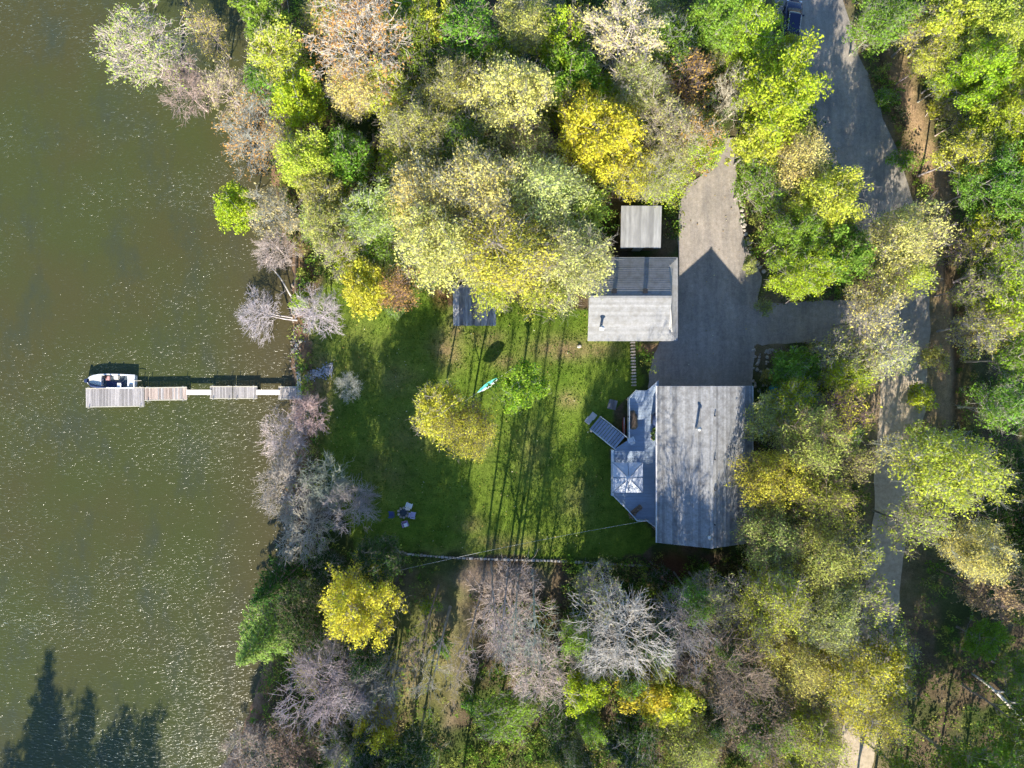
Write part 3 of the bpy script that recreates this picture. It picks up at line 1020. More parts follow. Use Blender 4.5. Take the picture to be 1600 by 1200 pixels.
def dock_section(label, xa, xb, ya, yb, mat, dy=0.0, n=None, skew=0.0):
    A, B = P(xa, (ya + yb) / 2, DKZ), P(xb, (ya + yb) / 2 + skew, DKZ)
    w = (yb - ya) / PPM * (CAM_H - DKZ) / CAM_H
    L = (B - A).length
    t = empty('dock_section', (A.x, A.y, DKZ), math.atan2(B.y - A.y, B.x - A.x), label, 'dock', 'floating dock sections')
    n = n or int(L / 0.15)
    pw = L / n
    for i in range(n):
        o = MB().box((i * pw + pw / 2, rnd.uniform(-.012, .012), -0.02 + rnd.uniform(-.006, .006)), (pw - 0.028, w - 0.06, 0.04)).build('plank', mat if not isinstance(mat, (list, tuple)) else rnd.choice(mat), t)
    for s in (-1, 1):
        MB().box((L / 2, s * (w / 2 - 0.0), -0.10), (L, 0.09, 0.22)).build('edge_beam', M['frame_wood'], t)
        for xx in (0.35, L - 0.35):
            MB().tube([(xx, s * (w / 2 + 0.10), -1.9), (xx, s * (w / 2 + 0.10), 0.22)], 0.035, 7).build('leg', M['steel'], t)
    for xx in (0.04, L - 0.04):
        MB().box((xx, 0, -0.10), (0.08, w - 0.1, 0.13)).build('end_beam', M['frame_wood'], t)
    return t


dock_section('wide grey-planked dock platform at the far end beside the boat', 134, 225, 607, 636, M['dock'], skew=-1.5)
dock_section('narrow pinkish-planked dock section joined to the wide end platform', 226, 292, 606, 625.5, [M['dock'], M['dock_pink'], M['dock_pink']], skew=-1)
dock_section('short dock section, outer of the middle pair between two gangplanks', 328, 363, 604, 622.5, M['dock'])
dock_section('short dock section, inner of the middle pair between two gangplanks', 364.5, 402, 604, 622.5, M['dock'])
dock_section('grey dock section at the shore end under the bare branches', 435, 472, 604.5, 623.5, M['dock'])
for k_, (xa, xb) in enumerate(((291, 330), (400, 437))):
    A, B = P(xa, 613, -0.02), P(xb, 613, -0.02)
    t = empty('gangplank', (A.x, A.y, -0.10), 0, ('pale bare gangplank joining the pinkish dock section to the middle pair', 'pale bare gangplank between the middle dock pair and the shore section')[k_], 'gangplank', 'gangplanks of the dock')
    L = B.x - A.x
    for j in range(3):
        MB().box((L / 2, -0.18 + j * 0.18, 0.035), (L, 0.172, 0.045)).build('plank', M['gangplank'], t)
A, B = P(467, 604, 0.1), P(467, 580, 0.1)
t = empty('shore_ramp', (A.x, A.y, 0), 0, 'narrow grey board ramp from the shore dock section to the bank', 'ramp')
for j in range(3):
    MB().slab([(-.21 + j * .145, 0, -.06), (-.21 + j * .145 + .135, 0, -.06), (-.21 + j * .145 + .135, B.y - A.y, .10), (-.21 + j * .145, B.y - A.y, .10)], (0, 0, 1), .05, .05).build('plank', M['dock'], t)

# boat: rounded bow at the left, square stern at the right
A = P(135, 595, -0.1)
boat = empty('motorboat', (A.x, A.y, WATER_Z), R_(-1), 'white open motorboat moored along the wide dock platform', 'boat')
BL, BW = 5.0, 1.55


def hull_ring(scale, z, inset=0.0):
    out = []
    pts = [(0.05, .12), (0.12, .38), (0.35, .62), (0.75, .82), (1.3, .95), (2.2, 1.0), (3.6, .99), (BL, .93)]
    for x, w in pts:
        out.append((max(x, inset) if x < 1 else min(x, BL - inset), max(0.02, (w * BW / 2 - inset)) * scale, z))
    return out + [(x, -y, zz) for x, y, zz in reversed(out)]


rings = [hull_ring(0.62, -0.28), hull_ring(0.9, 0.1), hull_ring(1.0, 0.58), hull_ring(1.0, 0.60, 0.11), hull_ring(1.0, 0.14, 0.17)]
h = MB()
K = len(rings[0])
for r in rings:
    h.v += r
for i in range(len(rings) - 1):
    for j in range(K):
        jj = (j + 1) % K
        h.f.append((i * K + j, (i + 1) * K + j, (i + 1) * K + jj, i * K + jj))
h.f.append(tuple(range(K)))
h.f.append(tuple(4 * K + j for j in reversed(range(K))))
h.build('hull', M['boat_white'], boat)
fl = [(x, y) for x, y, z in hull_ring(1.0, 0, 0.19)]
MB().prism([(x, y) for x, y in fl if x > 1.35][::-1] if False else [(1.55, -.58), (4.2, -.56), (4.2, .56), (1.55, .58)], 0.15, 0.18).build('floor', M['boat_floor'], boat)
MB().prism([(.28, -.2), (.55, -.42), (1.0, -.55), (1.42, -.60), (1.42, .60), (1.0, .55), (.55, .42), (.28, .2)], 0.46, 0.585).build('bow_deck', M['cream'], boat)
MB().box((1.46, 0, .45), (.12, 1.3, .26)).build('bulkhead', M['boat_white'], boat)
MB().box((4.55, 0, .40), (.62, 1.2, .22)).build('stern_deck', M['boat_white'], boat)
for x_, y_, mt in ((2.15, .30, 'pink'), (3.05, .38, 'cream'), (3.35, -.38, 'white')):
    st = MB().box((x_, y_, .42), (.42, .42, .10)).build('seat', M[mt], boat)
    MB().slab([(x_ + .16, y_ - .2, .46), (x_ + .16, y_ + .2, .46), (x_ + .28, y_ + .18, .80), (x_ + .28, y_ - .18, .80)], (1, 0, -.2), .07, .07).build('backrest', M[mt], st)
    MB().lathe((x_, y_, .16), [(.12, 0), (.05, .04), (.05, .22)], 8).build('pedestal', M['black'], st)
cn = MB().slab([(1.75, .30, .18), (2.1, .30, .18), (2.0, .30, .75), (1.75, .30, .75)], (0, 1, 0), .3, .3).build('console', M['black'], boat)
MB().tube([(2.06, .33 + .12 * math.cos(a), .66 + .12 * math.sin(a)) for a in [i * math.pi / 4 for i in range(9)]], .015, 5).build('steering_wheel', M['black'], cn)
MB().box((3.0, .42, .30), (.55, .30, .20)).build('cooler', M['cream'], boat)
MB().tube([(.25, -.25, .66), (.6, -.48, .70), (1.2, -.60, .72), (2.1, -.64, .70)], [.06, .16, .16, .06], 8).build('folded_cover', M['navy'], boat, True)
MB().box((2.8, -.30, .20), (1.7, .55, .03)).build('floor_mat', M['navy'], boat)
mt_ = MB().box((.02, 0.02, .62), (.34, .42, .34), 0, .8).build('outboard_motor', M['navy'], boat)
MB().box((-.12, 0.02, .1), (.16, .14, .8)).build('motor_leg', M['black'], mt_)
MB().tube([(4.95, .12, .62), (5.3, .10, .68), (5.75, .14, .60)], .025, 6).build('fishing_rod', M['frame_wood'], boat)
MB().box((4.62, -.42, .55), (.4, .26, .12)).build('tackle_box', M['boat_floor'], boat)
for yy, lab in ((608.5, 'upper'), (636.5, 'lower')):
    A = P(127, yy, DKZ)
    MB().tube([(A.x, A.y, -.1), (A.x + .55, A.y - .01, -.08)], .03, 6)
# ------------------------------------------------------------------ lawn things
plastic_chair(P(640, 789, 0), R_(160), M['white'], 'white lawn chair farthest from the lake, topmost of the lawn circle', 'chairs round the fire ring')
plastic_chair(P(646, 804, 0), R_(80), M['lilac'], 'pale lilac lawn chair right of the fire ring on the lawn', 'chairs round the fire ring')
plastic_chair(P(634, 818, 0), R_(20), M['purple'], 'purple lawn chair with white seat cushion below the fire ring', 'chairs round the fire ring')
plastic_chair(P(612, 803, 0), R_(-90), M['blue'], 'dark blue lawn chair on the lake side of the fire ring', 'chairs round the fire ring')
q = P(635, 818.5, 0)
cu = MB().box((q.x, q.y - .03, .435), (.42, .40, .08), R_(20), .9).build('seat_cushion', M['white'])
tag(cu, 'white seat cushion lying on the purple lawn chair', 'cushion')
q = P(630, 801, 0)
fr = empty('fire_ring', (q.x, q.y, 0), 0, 'low ring of stones holding ash among the lawn chairs', 'fire ring')


def rock_mesh(seed, mat, flat=0.7):
    r = random.Random(seed)
    b_ = MB()
    rings_ = [(-.45, .55), (-.1, .95), (.25, .85), (.5, .45)]
    K = 8
    for z, rr in rings_:
        for j in range(K):
            a = j / K * 6.283
            q = rr * r.uniform(.78, 1.15)
            b_.v.append((math.cos(a) * q * .5, math.sin(a) * q * .5, z * flat * r.uniform(.85, 1.1)))
    for i in range(3):
        for j in range(K):
            b_.f.append((i * K + j, i * K + (j + 1) % K, (i + 1) * K + (j + 1) % K, (i + 1) * K + j))
    b_.f += [tuple(reversed(range(K))), tuple(3 * K + j for j in range(K))]
    return b_.mesh('rock', mat, False)


ROCKS = [rock_mesh(i, M['stone']) for i in range(5)]
ROCKS_P = [rock_mesh(i + 9, M['stone_pale']) for i in range(4)]
for i in range(9):
    a = i / 9 * 6.283
    o = link('stone', rnd.choice(ROCKS), fr)
    o.location = (math.cos(a) * .5, math.sin(a) * .5, .08)
    o.scale = (.3, .3, .3)
    o.rotation_euler = (0, 0, rnd.uniform(0, 6))
MB().lathe((0, 0, 0), [(.42, 0), (.40, .04), (.1, .07)], 10).build('ash', M['boat_floor'], fr, True)

# hammock slung between the two lawn trees
A, B = P(746, 613.5, 1.75), P(781, 589.5, 1.75)
hm = empty('hammock', (0, 0, 0), 0, 'turquoise and white hammock slung between the two lawn trees', 'hammock')
d = B - A
u = d.normalized()
sidev = Vector((-u.y, u.x, 0))
NU, NV = 16, 7
for part, mat, v0, v1 in (('cloth_stripe', M['white'], 0.0, 0.4), ('cloth', M['turquoise'], 0.4, 1.0)):
    V, F = [], []
    for i in range(NU + 1):
        t = i / NU
        w = 0.06 + 0.56 * math.sin(math.pi * t) ** 0.8
        c0 = A + d * t + Vector((0, 0, -0.10 * math.sin(math.pi * t)))
        for j in range(NV + 1):
            s = (v0 + (v1 - v0) * j / NV) * 2 - 1
            V.append(tuple(c0 + sidev * (s * w * 0.42) + Vector((0, 0, s * s * w * 0.2 + s * w * 0.62))))
    for i in range(NU):
        for j in range(NV):
            F.append((i * (NV + 1) + j, i * (NV + 1) + j + 1, (i + 1) * (NV + 1) + j + 1, (i + 1) * (NV + 1) + j))
    mb = MB()
    mb.v, mb.f = V, F
    mb.build(part, mat, hm, True)
MB().tube([A, A - u * 1.6 + Vector((0, 0, .35))], .018, 5).build('rope', M['cable'], hm)
MB().tube([B, B + u * 1.6 + Vector((0, 0, .35))], .018, 5).build('rope', M['cable'], hm)

# green tank by the cottage
q = P(1207, 613, 0.5)
tk_ = empty('oil_tank', (q.x, q.y, 0), R_(6), 'blue-green horizontal oil tank standing beside the cottage corner', 'tank')
MB().tube([(0, -.75, .85), (0, -.68, .85), (0, -.55, .85), (0, .55, .85), (0, .68, .85), (0, .75, .85)], [.08, .34, .44, .44, .34, .08], 14).build('drum', M['tank'], tk_, True)
for xx in (-.28, .28):
    for yy in (-.45, .45):
        MB().tube([(xx, yy, -.1), (xx * .8, yy, .6)], .03, 6).build('leg', M['black'], tk_)
MB().lathe((0, .2, 1.25), [(.04, 0), (.04, .25), (.07, .27), (.07, .33)], 8).build('filler_cap', M['steel'], tk_, True)

# overhead cable
A, B = P(612, 894, 5.2), P(1014, 813, 5.0)
mb = MB()
mb.tube([A + (B - A) * (i / 24) + Vector((0, 0, -0.9 * (1 - (2 * i / 24 - 1) ** 2))) for i in range(25)], .013, 5)
tag(mb.build('overhead_cable', M['cable']), 'thin pale overhead cable crossing the lower lawn to the cottage', 'cable')

# ------------------------------------------------------------------ stones, edging, logs
def rock(pxv, pyv, size, label, group, mats=None, z=None, name='boulder'):
    o = link(name, rnd.choice(mats or ROCKS))
    q = P(pxv, pyv, 0)
    hz_ = float(height(pxv, pyv)) if z is None else z
    o.location = (q.x, q.y, hz_ + size * 0.06)
    o.scale = (size * rnd.uniform(.85, 1.2), size * rnd.uniform(.85, 1.2), size * rnd.uniform(.8, 1.1))
    o.rotation_euler = (0, 0, rnd.uniform(0, 6.28))
    return tag(o, label, 'rock', group)


border = [(1152, 304), (1157, 314), (1160, 321), (1159, 329), (1160, 337), (1160, 345), (1162, 352), (1163, 360), (1165, 366), (1168, 373), (1170, 380), (1172, 388), (1173, 396), (1178, 404), (1183, 411), (1187, 417), (1193, 424)]
for a, b_ in border:
    rock(a, b_, rnd.uniform(.42, .66), 'pale boulder in the curved border row along the driveway edge', 'driveway border boulders', ROCKS_P, 0.05)
for a, b_, sz, lb in ((463, 539, .62, 'round cream boulder at the water edge above the dock'), (470, 533, .52, 'pale grey angular boulder beside the round cream one above the dock'),
                      (473, 576, .40, 'small white rock at the top of the shore ramp'), (452, 582, .42, 'white rock at the waterline left of the shore ramp'),
                      (476, 518, .4, 'small white rock on the bank under the right bare shore tree'), (924, 673, .42, 'white rock beside the foot of the deck stair'),
                      (905, 541, .5, 'white rock at the lawn corner below the garage')):
    rock(a, b_, sz, lb, None, ROCKS_P)
rb = MB()
V0 = np.array([v.co[:] for v in ROCKS[0].vertices])
F0 = [tuple(p.vertices) for p in ROCKS[0].polygons]


def rubble(name, pts, label, mat, cat):
    b_ = MB()
    for x, y, z, s in pts:
        a = rnd.uniform(0, 6.28)
        ca, sa = math.cos(a) * s, math.sin(a) * s
        n0 = len(b_.v)
        for vx, vy, vz in V0:
            b_.v.append((x + vx * ca - vy * sa, y + vx * sa + vy * ca, z + vz * s * .8))
        b_.f += [tuple(n0 + i for i in f) for f in F0]
    o = b_.build(name, mat)
    return tag(o, label, cat, kind='stuff')


pts = []
for i in range(520):
    b_ = rnd.uniform(440, 900)
    if 600 < b_ < 626: continue
    a = float(shore_x(b_)) + rnd.gauss(2, 8)
    q = P(a, b_, 0)
    pts.append((q.x, q.y, float(height(a, b_)) + .05, rnd.uniform(.10, .32) * (1 if rnd.random() < .88 else 1.7)))
rubble('shore_rubble', pts, 'broken brown stones along the waterline', M['stone_brown'], 'rubble')
pts = []
for i in range(420):
    t = rnd.random()
    a, b_ = 476 + 44 * t + rnd.gauss(0, 2), 590 - 14 * t + rnd.gauss(0, 3.2 + 2 * t)
    q = P(a, b_, 0)
    pts.append((q.x, q.y, float(height(a, b_)) + .06, rnd.uniform(.07, .2)))
rubble('crushed_stone', pts, 'patch of pale blue-grey crushed stone on the bank beside the dock', M['stone_blue'], 'gravel')
pts = []
for i in range(60):
    a, b_ = rnd.uniform(1175, 1230), rnd.uniform(545, 605)
    q = P(a, b_, 0)
    pts.append((q.x, q.y, .05, rnd.uniform(.15, .4)))
rubble('loose_stones', pts, 'loose pale stones in the shade beside the driveway', M['stone_pale'], 'rubble')

ed = empty('stone_edging', (0, 0, 0), 0, 'low row of pale edging stones along the bottom of the lawn', 'edging')
line = [(608, 858), (640, 866), (700, 871), (780, 874), (860, 876), (930, 880), (1005, 884)]
tt = 0.0
cum = [0]
for (a0, b0), (a1, b1) in zip(line[:-1], line[1:]):
    cum.append(cum[-1] + math.hypot(a1 - a0, b1 - b0))
s = 0
while s < cum[-1]:
    ln = rnd.uniform(3.5, 8.5)
    a = np.interp(s + ln / 2, cum, [p[0] for p in line])
    b_ = np.interp(s + ln / 2, cum, [p[1] for p in line])
    q = P(a, b_, 0)
    MB().box((q.x, q.y, .07 + rnd.uniform(-.03, .03)), (ln / PPM - .04, rnd.uniform(.14, .30), .22), R_(rnd.uniform(-14, 10)), .8).build('stone', M['stone'] if rnd.random() < .7 else M['stone_brown'], ed)
    s += ln


def log(pa, pb, r0, r1, mat, label, za=0.3, zb=0.3, bend=0.15, stubs=2):
    A, B = P(*pa, za), P(*pb, zb)
    d = B - A
    side = Vector((-d.y, d.x, 0)).normalized()
    pts = [A + d * t + side * (bend * math.sin(t * 3.1 * 1.3)) + Vector((0, 0, 0)) for t in (0, .2, .4, .6, .8, 1)]
    root = empty('fallen_log', (0, 0, 0), 0, label, 'log')
    MB().tube(pts, [r0 + (r1 - r0) * t for t in (0, .2, .4, .6, .8, 1)], 8).build('stem', mat, root, True)
    for i in range(stubs):
        q = pts[2 + i]
        MB().tube([q, q + side * rnd.choice((-1, 1)) * .6 + d.normalized() * .5 + Vector((0, 0, .4))], [r1 * .7, r1 * .25], 6).build('branch_stub', mat, root)


log((574, 236), (602, 204), .34, .24, M['log'], 'thick brown fallen log in the dark gap of the upper wood', .3, .5, .05, 1)
log((1430, 33), (1510, 62), .10, .17, M['birch'], 'pale fallen birch stem beside the top of the road bank', .5, .4, .2)
log((1468, 100), (1490, 84), .08, .05, M['birch'], 'short broken birch stick below the fallen birch stem', .3, .3, .05, 0)
log((1518, 1052), (1606, 1130), .09, .24, M['birch'], 'long grey fallen birch trunk in the dark wood at lower right', .4, .5, .25)
log((424, 418), (456, 462), .05, .10, M['birch'], 'thin pale dead stem leaning over the water above the bare shore trees', .9, .2, .12, 0)
log((462, 300), (462, 462), .07, .14, M['soil'], 'dark straight dead trunk lying along the shore bank', .3, .25, .05, 0)

# car on the road
q = P(1233, 40, 0)
car = empty('parked_car', (q.x, q.y, 0.09), R_(-7), 'dark navy car on the road at the top, partly under a bright green tree', 'car')


def loft(secs):
    b_ = MB()
    K = len(secs[0])
    for s_ in secs: b_.v += s_
    for i in range(len(secs) - 1):
        for j in range(K):
            jj = (j + 1) % K
            b_.f.append((i * K + j, i * K + jj, (i + 1) * K + jj, (i + 1) * K + j))
    b_.f += [tuple(reversed(range(K))), tuple((len(secs) - 1) * K + j for j in range(K))]
    return b_


def ring(y, w, z0, z1):
    return [(-w * .9, y, z0), (-w, y, (z0 + z1) / 2), (-w * .93, y, z1 - .06), (-w * .75, y, z1), (w * .75, y, z1), (w * .93, y, z1 - .06), (w, y, (z0 + z1) / 2), (w * .9, y, z0)]


loft([ring(-2.25, .72, .35, .75), ring(-2.1, .85, .25, .92), ring(-1.2, .91, .22, .98), ring(0, .92, .22, 1.0), ring(1.1, .91, .22, .98), ring(1.9, .86, .25, .86), ring(2.25, .70, .35, .68)]).build('body', M['car'], car, True)
loft([ring(-2.0, .74, .88, .98), ring(-1.45, .68, .88, 1.42), ring(-.4, .66, .88, 1.50), ring(.45, .66, .88, 1.46), ring(1.25, .74, .88, 1.0)]).build('cabin', M['glass'], car, True)
MB().prism([(-.52, -1.5), (.52, -1.5), (.54, .42), (-.54, .42)], 1.43, 1.535).build('roof', M['car'], car)
for sx in (-1, 1):
    for sy in (-1.35, 1.4):
        w_ = MB().tube([(sx * .74, sy, .33), (sx * .93, sy, .33)], .33, 14).build('wheel', M['black'], car)
        MB().tube([(sx * .90, sy, .33), (sx * .945, sy, .33)], .19, 10).build('rim', M['steel'], w_)
    MB().box((sx * .62, 2.14, .66), (.3, .14, .13)).build('headlight', M['white'], car)
    MB().box((sx * .64, -2.2, .72), (.24, .10, .16)).build('tail_light', M['red'], car)
    MB().box((sx * .98, .62, .98), (.18, .12, .12)).build('mirror', M['car'], car)
MB().tube([(-.60, -1.4, 1.55), (-.60, .3, 1.56)], .022, 5).build('roof_rail', M['steel'], car)
MB().tube([(.60, -1.4, 1.55), (.60, .3, 1.56)], .022, 5).build('roof_rail', M['steel'], car)

# ------------------------------------------------------------------ tree prototypes
class Tubes:
    """many tapering tubes gathered with numpy"""
    def __init__(s):
        s.V, s.F, s.n = [], [], 0

    def add(s, pts, rad, k):
        pts, rad = np.asarray(pts, float), np.asarray(rad, float)
        m_ = len(pts)
        d = np.gradient(pts, axis=0)
        d /= np.linalg.norm(d, axis=1)[:, None] + 1e-9
        ref = np.array((0.31, 0.91, 0.27))
        a = np.cross(d, ref)
        a /= np.linalg.norm(a, axis=1)[:, None] + 1e-9
        b2 = np.cross(d, a)
        t = np.arange(k) * 2 * math.pi / k
        ringv = pts[:, None, :] + rad[:, None, None] * (a[:, None, :] * np.cos(t)[None, :, None] + b2[:, None, :] * np.sin(t)[None, :, None])
        s.V.append(ringv.reshape(-1, 3))
        i = (np.arange(m_ - 1)[:, None] * k + np.arange(k)[None, :])
        j = (np.arange(m_ - 1)[:, None] * k + (np.arange(k)[None, :] + 1) % k)
        s.F.append((np.stack([i, j, j + k, i + k], -1) + s.n).reshape(-1))
        s.n += m_ * k

    def add_many(s, P0, P1, P2, r0, r1):
        """N two-segment three-sided twigs at once"""
        N = len(P0)
        k = 3
        pts = np.stack([P0, P1, P2], 1)
        d = P2 - P0
        d /= np.linalg.norm(d, axis=1)[:, None] + 1e-9
        a = np.cross(d, np.array((0.31, 0.91, 0.27)))
        a /= np.linalg.norm(a, axis=1)[:, None] + 1e-9
        b2 = np.cross(d, a)
        t = np.arange(k) * 2 * math.pi / k
        off = a[:, None, :] * np.cos(t)[None, :, None] + b2[:, None, :] * np.sin(t)[None, :, None]
        rr = np.stack([r0, (r0 + r1) / 2, r1], 1)
        V = pts[:, :, None, :] + rr[:, :, None, None] * off[:, None, :, :]
        s.V.append(V.reshape(-1, 3))
        base = np.arange(N)[:, None, None] * 9
        i = (np.arange(2)[:, None] * k + np.arange(k)[None, :])[None]
        j = (np.arange(2)[:, None] * k + (np.arange(k)[None, :] + 1) % k)[None]
        F = np.stack([base + i, base + j, base + j + k, base + i + k], -1)
        s.F.append((F + s.n).reshape(-1))
        s.n += N * 9

    def mesh(s, name):
        return np_mesh(name, np.concatenate(s.V), np.concatenate(s.F), 4, M['bark'], True)


def unit(v):
    return v / (np.linalg.norm(v, axis=-1, keepdims=True) + 1e-9)


def leaves_mesh(name, C, size, rs, up=0.45, mat=None, col=None, aspect=0.62):
    N = len(C)
    n = unit(rs.normal(size=(N, 3)) + np.array((0, -up * 1.5, up * 1.7)))
    t = unit(np.cross(n, rs.normal(size=(N, 3))))
    b2 = np.cross(n, t)
    sz = size * (0.45 + 1.1 * rs.uniform(0, 1, N) ** 1.6)[:, None]
    fold = n * sz * 0.12
    V = np.stack([C - t * sz * 0.5, C + b2 * sz * aspect * 0.5 + fold, C + t * sz * 0.5, C - b2 * sz * aspect * 0.5 + fold], 1).reshape(-1, 3)
    F = np.arange(N * 4)
    cc = None if col is None else np.repeat(col, 4, axis=0)
    return np_mesh(name, V, F, 4, mat or M['leaf'], False, cc)


def skeleton(rs, R, H, nlimb, nclump, cbase, lean=0.25, trunk_r=0.16, shell=(0.45, 1.0), topbias=0.15, multi=1):
    """returns tubes, clump centres, clump directions"""
    tb = Tubes()
    zc, az = H * (cbase + 1) / 2, H * (1 - cbase) / 2
    centre = np.array((0, 0, zc))
    # clump centres spread through a lumpy crown
    dirs = unit(rs.normal(size=(nclump, 3)) + np.array((0, 0, topbias)))
    lob = unit(rs.normal(size=(7, 3)))
    lump = 0.70 + 0.36 * np.max(np.clip(dirs @ lob.T, 0, 1) ** 3, axis=1)
    rad = (rs.uniform(shell[0] ** 2, shell[1] ** 2, nclump)) ** 0.5 * lump
    stray = rs.uniform(0, 1, nclump) < 0.16
    rad = np.where(stray, rad * rs.uniform(1.05, 1.38, nclump), rad)
    C = centre + dirs * rad[:, None] * np.array((R * 0.9, R * 0.9, az * 0.92))
    C[:, 2] = np.maximum(C[:, 2], H * cbase * 0.9)
    nodes, noder = [], []
    limbs_per = max(2, nlimb // multi)
    for mstem in range(multi):
        off = np.array((0.0, 0.0, 0.0)) if multi == 1 else np.append(rs.uniform(-0.5, 0.5, 2), 0)
        top = np.append(rs.uniform(-1, 1, 2) * R * (lean if multi == 1 else 0.5), H * 0.88)
        ts = np.linspace(0, 1, 9)
        wob = np.cumsum(rs.normal(size=(9, 2)) * R * 0.018, axis=0)
        trunk = np.zeros((9, 3))
        trunk[:, :2] = off[:2] + np.outer(ts ** 1.5, top[:2]) + wob
        trunk[:, 2] = ts * top[2] - 0.25
        tr = trunk_r * (1 - ts * 0.86) * (1 if multi == 1 else 0.75)
        tr[0] *= 1.35
        tb.add(trunk, tr, 8)
        for i in range(4, 9):
            nodes.append(trunk[i]); noder.append(tr[i])
        for l in range(limbs_per):
            t0 = rs.uniform(max(0.25, cbase * 0.8), 0.82)
            p0 = np.array([np.interp(t0, ts, trunk[:, q]) for q in range(3)])
            r0 = np.interp(t0, ts, tr) * 0.62
            az_ = 2 * math.pi * (l + rs.uniform(0, 0.6)) / limbs_per
            reach = R * rs.uniform(0.5, 0.85) * (1 - 0.35 * max(0, t0 - 0.5))
            p3 = p0 + np.array((math.cos(az_) * reach, math.sin(az_) * reach, (H - p0[2]) * rs.uniform(0.25, 0.6)))
            q = np.linspace(0, 1, 6)[:, None]
            mid = p0 + (p3 - p0) * 0.5 + np.array((0, 0, -0.06 * reach)) + rs.normal(size=3) * 0.06 * reach
            pts_ = (1 - q) ** 2 * p0 + 2 * q * (1 - q) * mid + q ** 2 * p3
            pts_[1:-1] += rs.normal(size=(4, 3)) * 0.03 * reach
            rr = r0 * (1 - 0.8 * q[:, 0])
            tb.add(pts_, rr, 5)
            for i in range(2, 6):
                nodes.append(pts_[i]); noder.append(rr[i])
    nodes, noder = np.array(nodes), np.array(noder)
    outd = []
    for c in C:
        dd = np.linalg.norm(nodes - c, axis=1) + 2.0 * np.maximum(0, nodes[:, 2] - c[2])
        i = int(np.argmin(dd))
        p0 = nodes[i]
        mid = (p0 + c) / 2 + np.array((0, 0, -0.08 * np.linalg.norm(c - p0))) + rs.normal(size=3) * 0.05
        r0 = min(noder[i] * 0.7, 0.055)
        tb.add(np.stack([p0, mid, c]), (max(r0, 0.02), max(r0 * 0.7, 0.016), 0.012), 4)
        outd.append(unit((c - p0) + 0.5 * (c - centre)))
    return tb, C, np.array(outd), centre


def twigs(tb, rs, C, D, per, length, r=0.016, spread=0.9, forks=2, up=0.25, droop=0.0):
    n = len(C) * per
    P0 = np.repeat(C, per, axis=0) + rs.normal(size=(n, 3)) * length * 0.18
    Dd = unit(np.repeat(D, per, axis=0) + rs.normal(size=(n, 3)) * spread + np.array((0, 0, up)))
    L = length * rs.uniform(0.45, 1.15, n)[:, None]
    P1 = P0 + Dd * L * 0.5 + rs.normal(size=(n, 3)) * length * 0.05
    P2 = P0 + Dd * L + np.array((0, 0, -droop)) * L
    tb.add_many(P0, P1, P2, np.full(n, r), np.full(n, r * 0.45))
    ends = [P2]
    for f in range(forks):
        t = rs.uniform(0.35, 0.8, n)[:, None]
        Q0 = P0 + (P2 - P0) * t
        Qd = unit(Dd + rs.normal(size=(n, 3)) * 0.8)
        Q2 = Q0 + Qd * L * 0.55
        tb.add_many(Q0, (Q0 + Q2) / 2 + rs.normal(size=(n, 3)) * 0.02, Q2, np.full(n, r * 0.65), np.full(n, r * 0.35))
        ends.append(Q2)
    return np.concatenate(ends)


PROTO = {}


def proto_leafy(key, seed, R, H, cbase, nclump, per, size, cr, twig=10, trunk_r=0.16, multi=1, shell=(0.4, 1.0), flat=0.6):
    rs = np.random.RandomState(seed)
    tb, C, D, ctr = skeleton(rs, R, H, 9, nclump, cbase, trunk_r=trunk_r, multi=multi, shell=shell)
    twigs(tb, rs, C, D, twig, cr * 1.1, 0.013, forks=1)
    rr = cr * rs.uniform(0.45, 1.3, nclump)
    far = np.hypot(C[:, 0], C[:, 1]) > R * 0.86
    rr = np.where(far, rr * 0.6, rr)
    cnt = np.maximum(6, (per * (rr / cr) ** 2)).astype(int)
    idx_ = np.repeat(np.arange(nclump), cnt)
    o = unit(rs.normal(size=(len(idx_), 3))) * (rs.uniform(0, 1, (len(idx_), 1)) ** 0.45)
    o[:, 2] *= flat
    L = C[idx_] + o * rr[idx_][:, None]
    PROTO.setdefault(key, []).append((R, H, tb.mesh(key + '_trunk'), leaves_mesh(key + '_crown', L, size, rs), None))


def proto_bare(key, seed, R, H, cbase, nclump, per, length, r=0.017, trunk_r=0.15, multi=1, buds=0, budsize=0.16, forks=2):
    rs = np.random.RandomState(seed)
    tb, C, D, ctr = skeleton(rs, R * 0.92, H, 10, nclump, cbase, trunk_r=trunk_r, multi=multi, shell=(0.3, 1.0))
    tw = Tubes()
    ends = twigs(tw, rs, C, D, per, length, r, 0.55, forks)
    lf = None
    if buds:
        sel = rs.choice(len(ends), min(buds, len(ends)), replace=False)
        lf = leaves_mesh(key + '_buds', ends[sel] + rs.normal(size=(len(sel), 3)) * 0.06, budsize, rs)
    PROTO.setdefault(key, []).append((R, H, tb.mesh(key + '_trunk'), lf, tw.mesh(key + '_twigs')))


